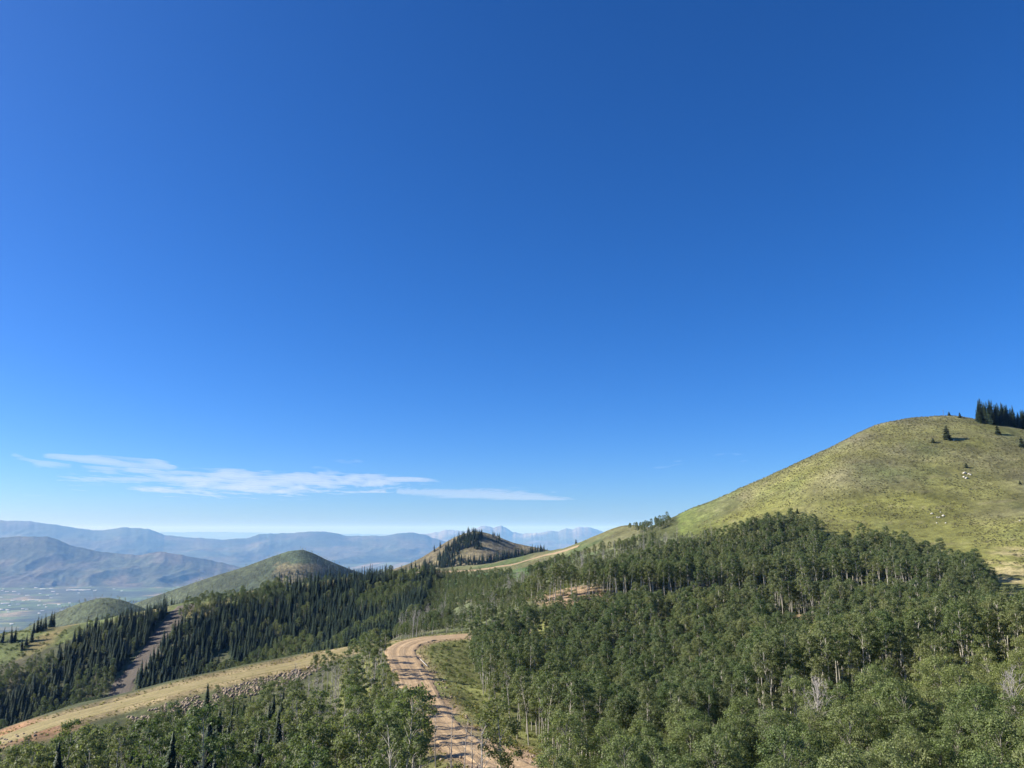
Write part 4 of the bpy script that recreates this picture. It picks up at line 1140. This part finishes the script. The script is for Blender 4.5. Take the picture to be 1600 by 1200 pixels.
# ------------------------------------------------------------------ town in the valley
def gable(L, W, H, R):
    w = np.array([(-L, -W, 0), (L, -W, 0), (L, W, 0), (-L, W, 0), (-L, -W, H), (L, -W, H), (L, W, H), (-L, W, H), (-L, 0, H + R), (L, 0, H + R)], float)
    wq = np.array([(0, 1, 5, 4), (1, 2, 6, 5), (2, 3, 7, 6), (3, 0, 4, 7)]); wt = np.array([(4, 7, 8), (5, 9, 6)])
    e = 1.04
    r = np.array([(-L * e, -W * 1.08, H - .3), (L * e, -W * 1.08, H - .3), (L * e, 0, H + R + .4), (-L * e, 0, H + R + .4), (-L * e, W * 1.08, H - .3), (L * e, W * 1.08, H - .3)], float)
    return mesh_np('wall', w, [wq, wt], False, [M['building']]), mesh_np('roof', r, np.array([(0, 1, 2, 3), (3, 2, 5, 4)]), False, [M['building']])
GABLE = [gable(32, 12, 7, 4), gable(20, 9, 6, 3), gable(55, 17, 9, 4)]
ROW = [(109 + 4.2 * k, 923 - (k % 2) * 0.5, 2 if k % 3 == 0 else 0, 'row') for k in range(8)]
LONE = [(11, 925, 0), (22, 925, 0), (67, 921, 2), (80, 920, 0), (83, 925, 0), (43, 931, 0), (1, 934, 0), (20, 939, 0), (8, 944, 2), (46, 938.5, 1), (52, 938, 1), (57, 938.5, 1), (2, 953, 0), (12, 954, 0), (150, 923, 1),
        (166, 910, 0), (100, 913, 1), (53, 911, 0), (56, 919, 0), (92, 945, 1), (18, 976, 1), (30, 929, 1), (62, 940, 1), (36, 920, 1), (5, 921, 1), (15, 947, 1), (28, 945, 1), (74, 931, 1), (90, 929, 1), (178, 921, 1), (205, 915, 1), (190, 924, 1)]
LONE += [(float(rng.uniform(-10, 150)), float(rng.uniform(912, 962)), 1) for k in range(24)]
for k, (u, v, g_, *r_) in enumerate(ROW + [q + ('town',) for q in LONE]):
    a, b = (u - CU) / F, (CV - v) / F
    dy = math.cos(PITCH) - b * math.sin(PITCH); Yv = VZ * dy / (math.sin(PITCH) + b * math.cos(PITCH))
    o = bpy.data.objects.new('building', None); col.objects.link(o)
    o.location = (a * Yv / dy, Yv, VZ + 4); o.rotation_euler = (0, 0, rng.uniform(-0.5, 0.5)); o.scale = (0.85, 0.75, rng.uniform(0.6, 0.9))
    if r_[0] == 'row': props(o, 'white shed in the bright row across the hazy valley floor', 'building', 'row of white sheds in the valley')
    else: props(o, 'small pale building scattered in the hazy valley town', 'building', 'pale buildings of the valley town')
    for part, me in zip(('wall', 'roof'), GABLE[g_]): add_obj(part, me, o)

# ------------------------------------------------------------------ thin clouds low over the horizon
CZ0, CG = 3500.0, 170.0
cxx, cyy2 = np.meshgrid(np.arange(-64000, 12001, CG), np.arange(33000, 92001, CG))
cu, cv = survey(cxx, cyy2, CZ0)
def band(poly_u, top, bot, soft):
    t, b = np.interp(cu, poly_u, top), np.interp(cu, poly_u, bot)
    e = np.minimum((cv - t), (b - cv)) / soft
    return np.where((cu > poly_u[0]) & (cu < poly_u[-1]), np.clip(e, -1, 1), -1)
f1 = fbm(cxx / 5200, cyy2 / 9000, 201, 5); f2 = fbm(cxx / 1700 + 1.5 * f1, cyy2 / 3600, 203, 5); f3 = fbm(cxx / 700 + cyy2 / 5000, cyy2 / 1900, 207, 3, True)
th = np.clip(band([90, 130, 200, 300, 380, 480, 600, 690], [738, 731, 733, 737, 731, 730, 738, 745], [745, 752, 762, 772, 775, 774, 764, 754], 14) * 1.0 + (f1 - 0.5) * 1.8 + (f2 - 0.5) * 1.8 + (f3 - 0.6) * 0.9, 0, 1) ** 1.4
th = np.maximum(th, 0.9 * np.clip(band([70, 100, 160, 240, 275], [711, 711, 712, 716, 728], [717, 721, 728, 731, 733], 5) + (f2 - 0.5) * 2.6 + (f1 - 0.5), 0, 1))
th = np.maximum(th, 0.38 * np.clip(0.15 + (f3 - 0.5) + band([620, 680, 760, 840, 910], [764, 763, 765, 772, 782], [770, 776, 781, 786, 787], 7) + (f1 - 0.5) * 1.6, 0, 1))
th = np.maximum(th, 0.6 * np.clip(band([20, 60, 110], [706, 718, 722], [714, 728, 731], 4) * 0.8 + (f2 - 0.55) * 3.5, 0, 1))
th = np.where(th < 0.02, 0, th) * 190.0
nr, nc = th.shape
top = np.stack([cxx, cyy2, CZ0 + th * 0.6], -1).reshape(-1, 3); bot = np.stack([cxx, cyy2, CZ0 - th * 0.4], -1).reshape(-1, 3)
gf = grid_faces(nr, nc)
on = (th.ravel()[gf] > 0).any(1)
used = np.unique(gf[on]); remap = np.full(nr * nc, -1); remap[used] = np.arange(len(used))
same = th.ravel()[used] == 0
tf = remap[gf[on]]
bi = np.where(same, np.arange(len(used)), len(used) + np.arange(len(used)))
cm = bpy.data.materials.new('cloud_vapour'); cm.use_nodes = True
cm.node_tree.nodes.remove(cm.node_tree.nodes['Principled BSDF'])
cvn = nd(cm.node_tree, 'ShaderNodeVolumeScatter'); cvn.inputs['Color'].default_value = (1, 1, 1, 1); cvn.inputs['Density'].default_value = 2.2e-4
cm.node_tree.links.new(cvn.outputs[0], cm.node_tree.nodes['Material Output'].inputs['Volume'])
cl = mesh_np('clouds', np.concatenate([top[used], bot[used]]), np.concatenate([tf, bi[tf][:, ::-1]]), True, [cm])
props(add_obj('clouds', cl), 'thin white cloud streaks low above the mountains', kind='stuff')
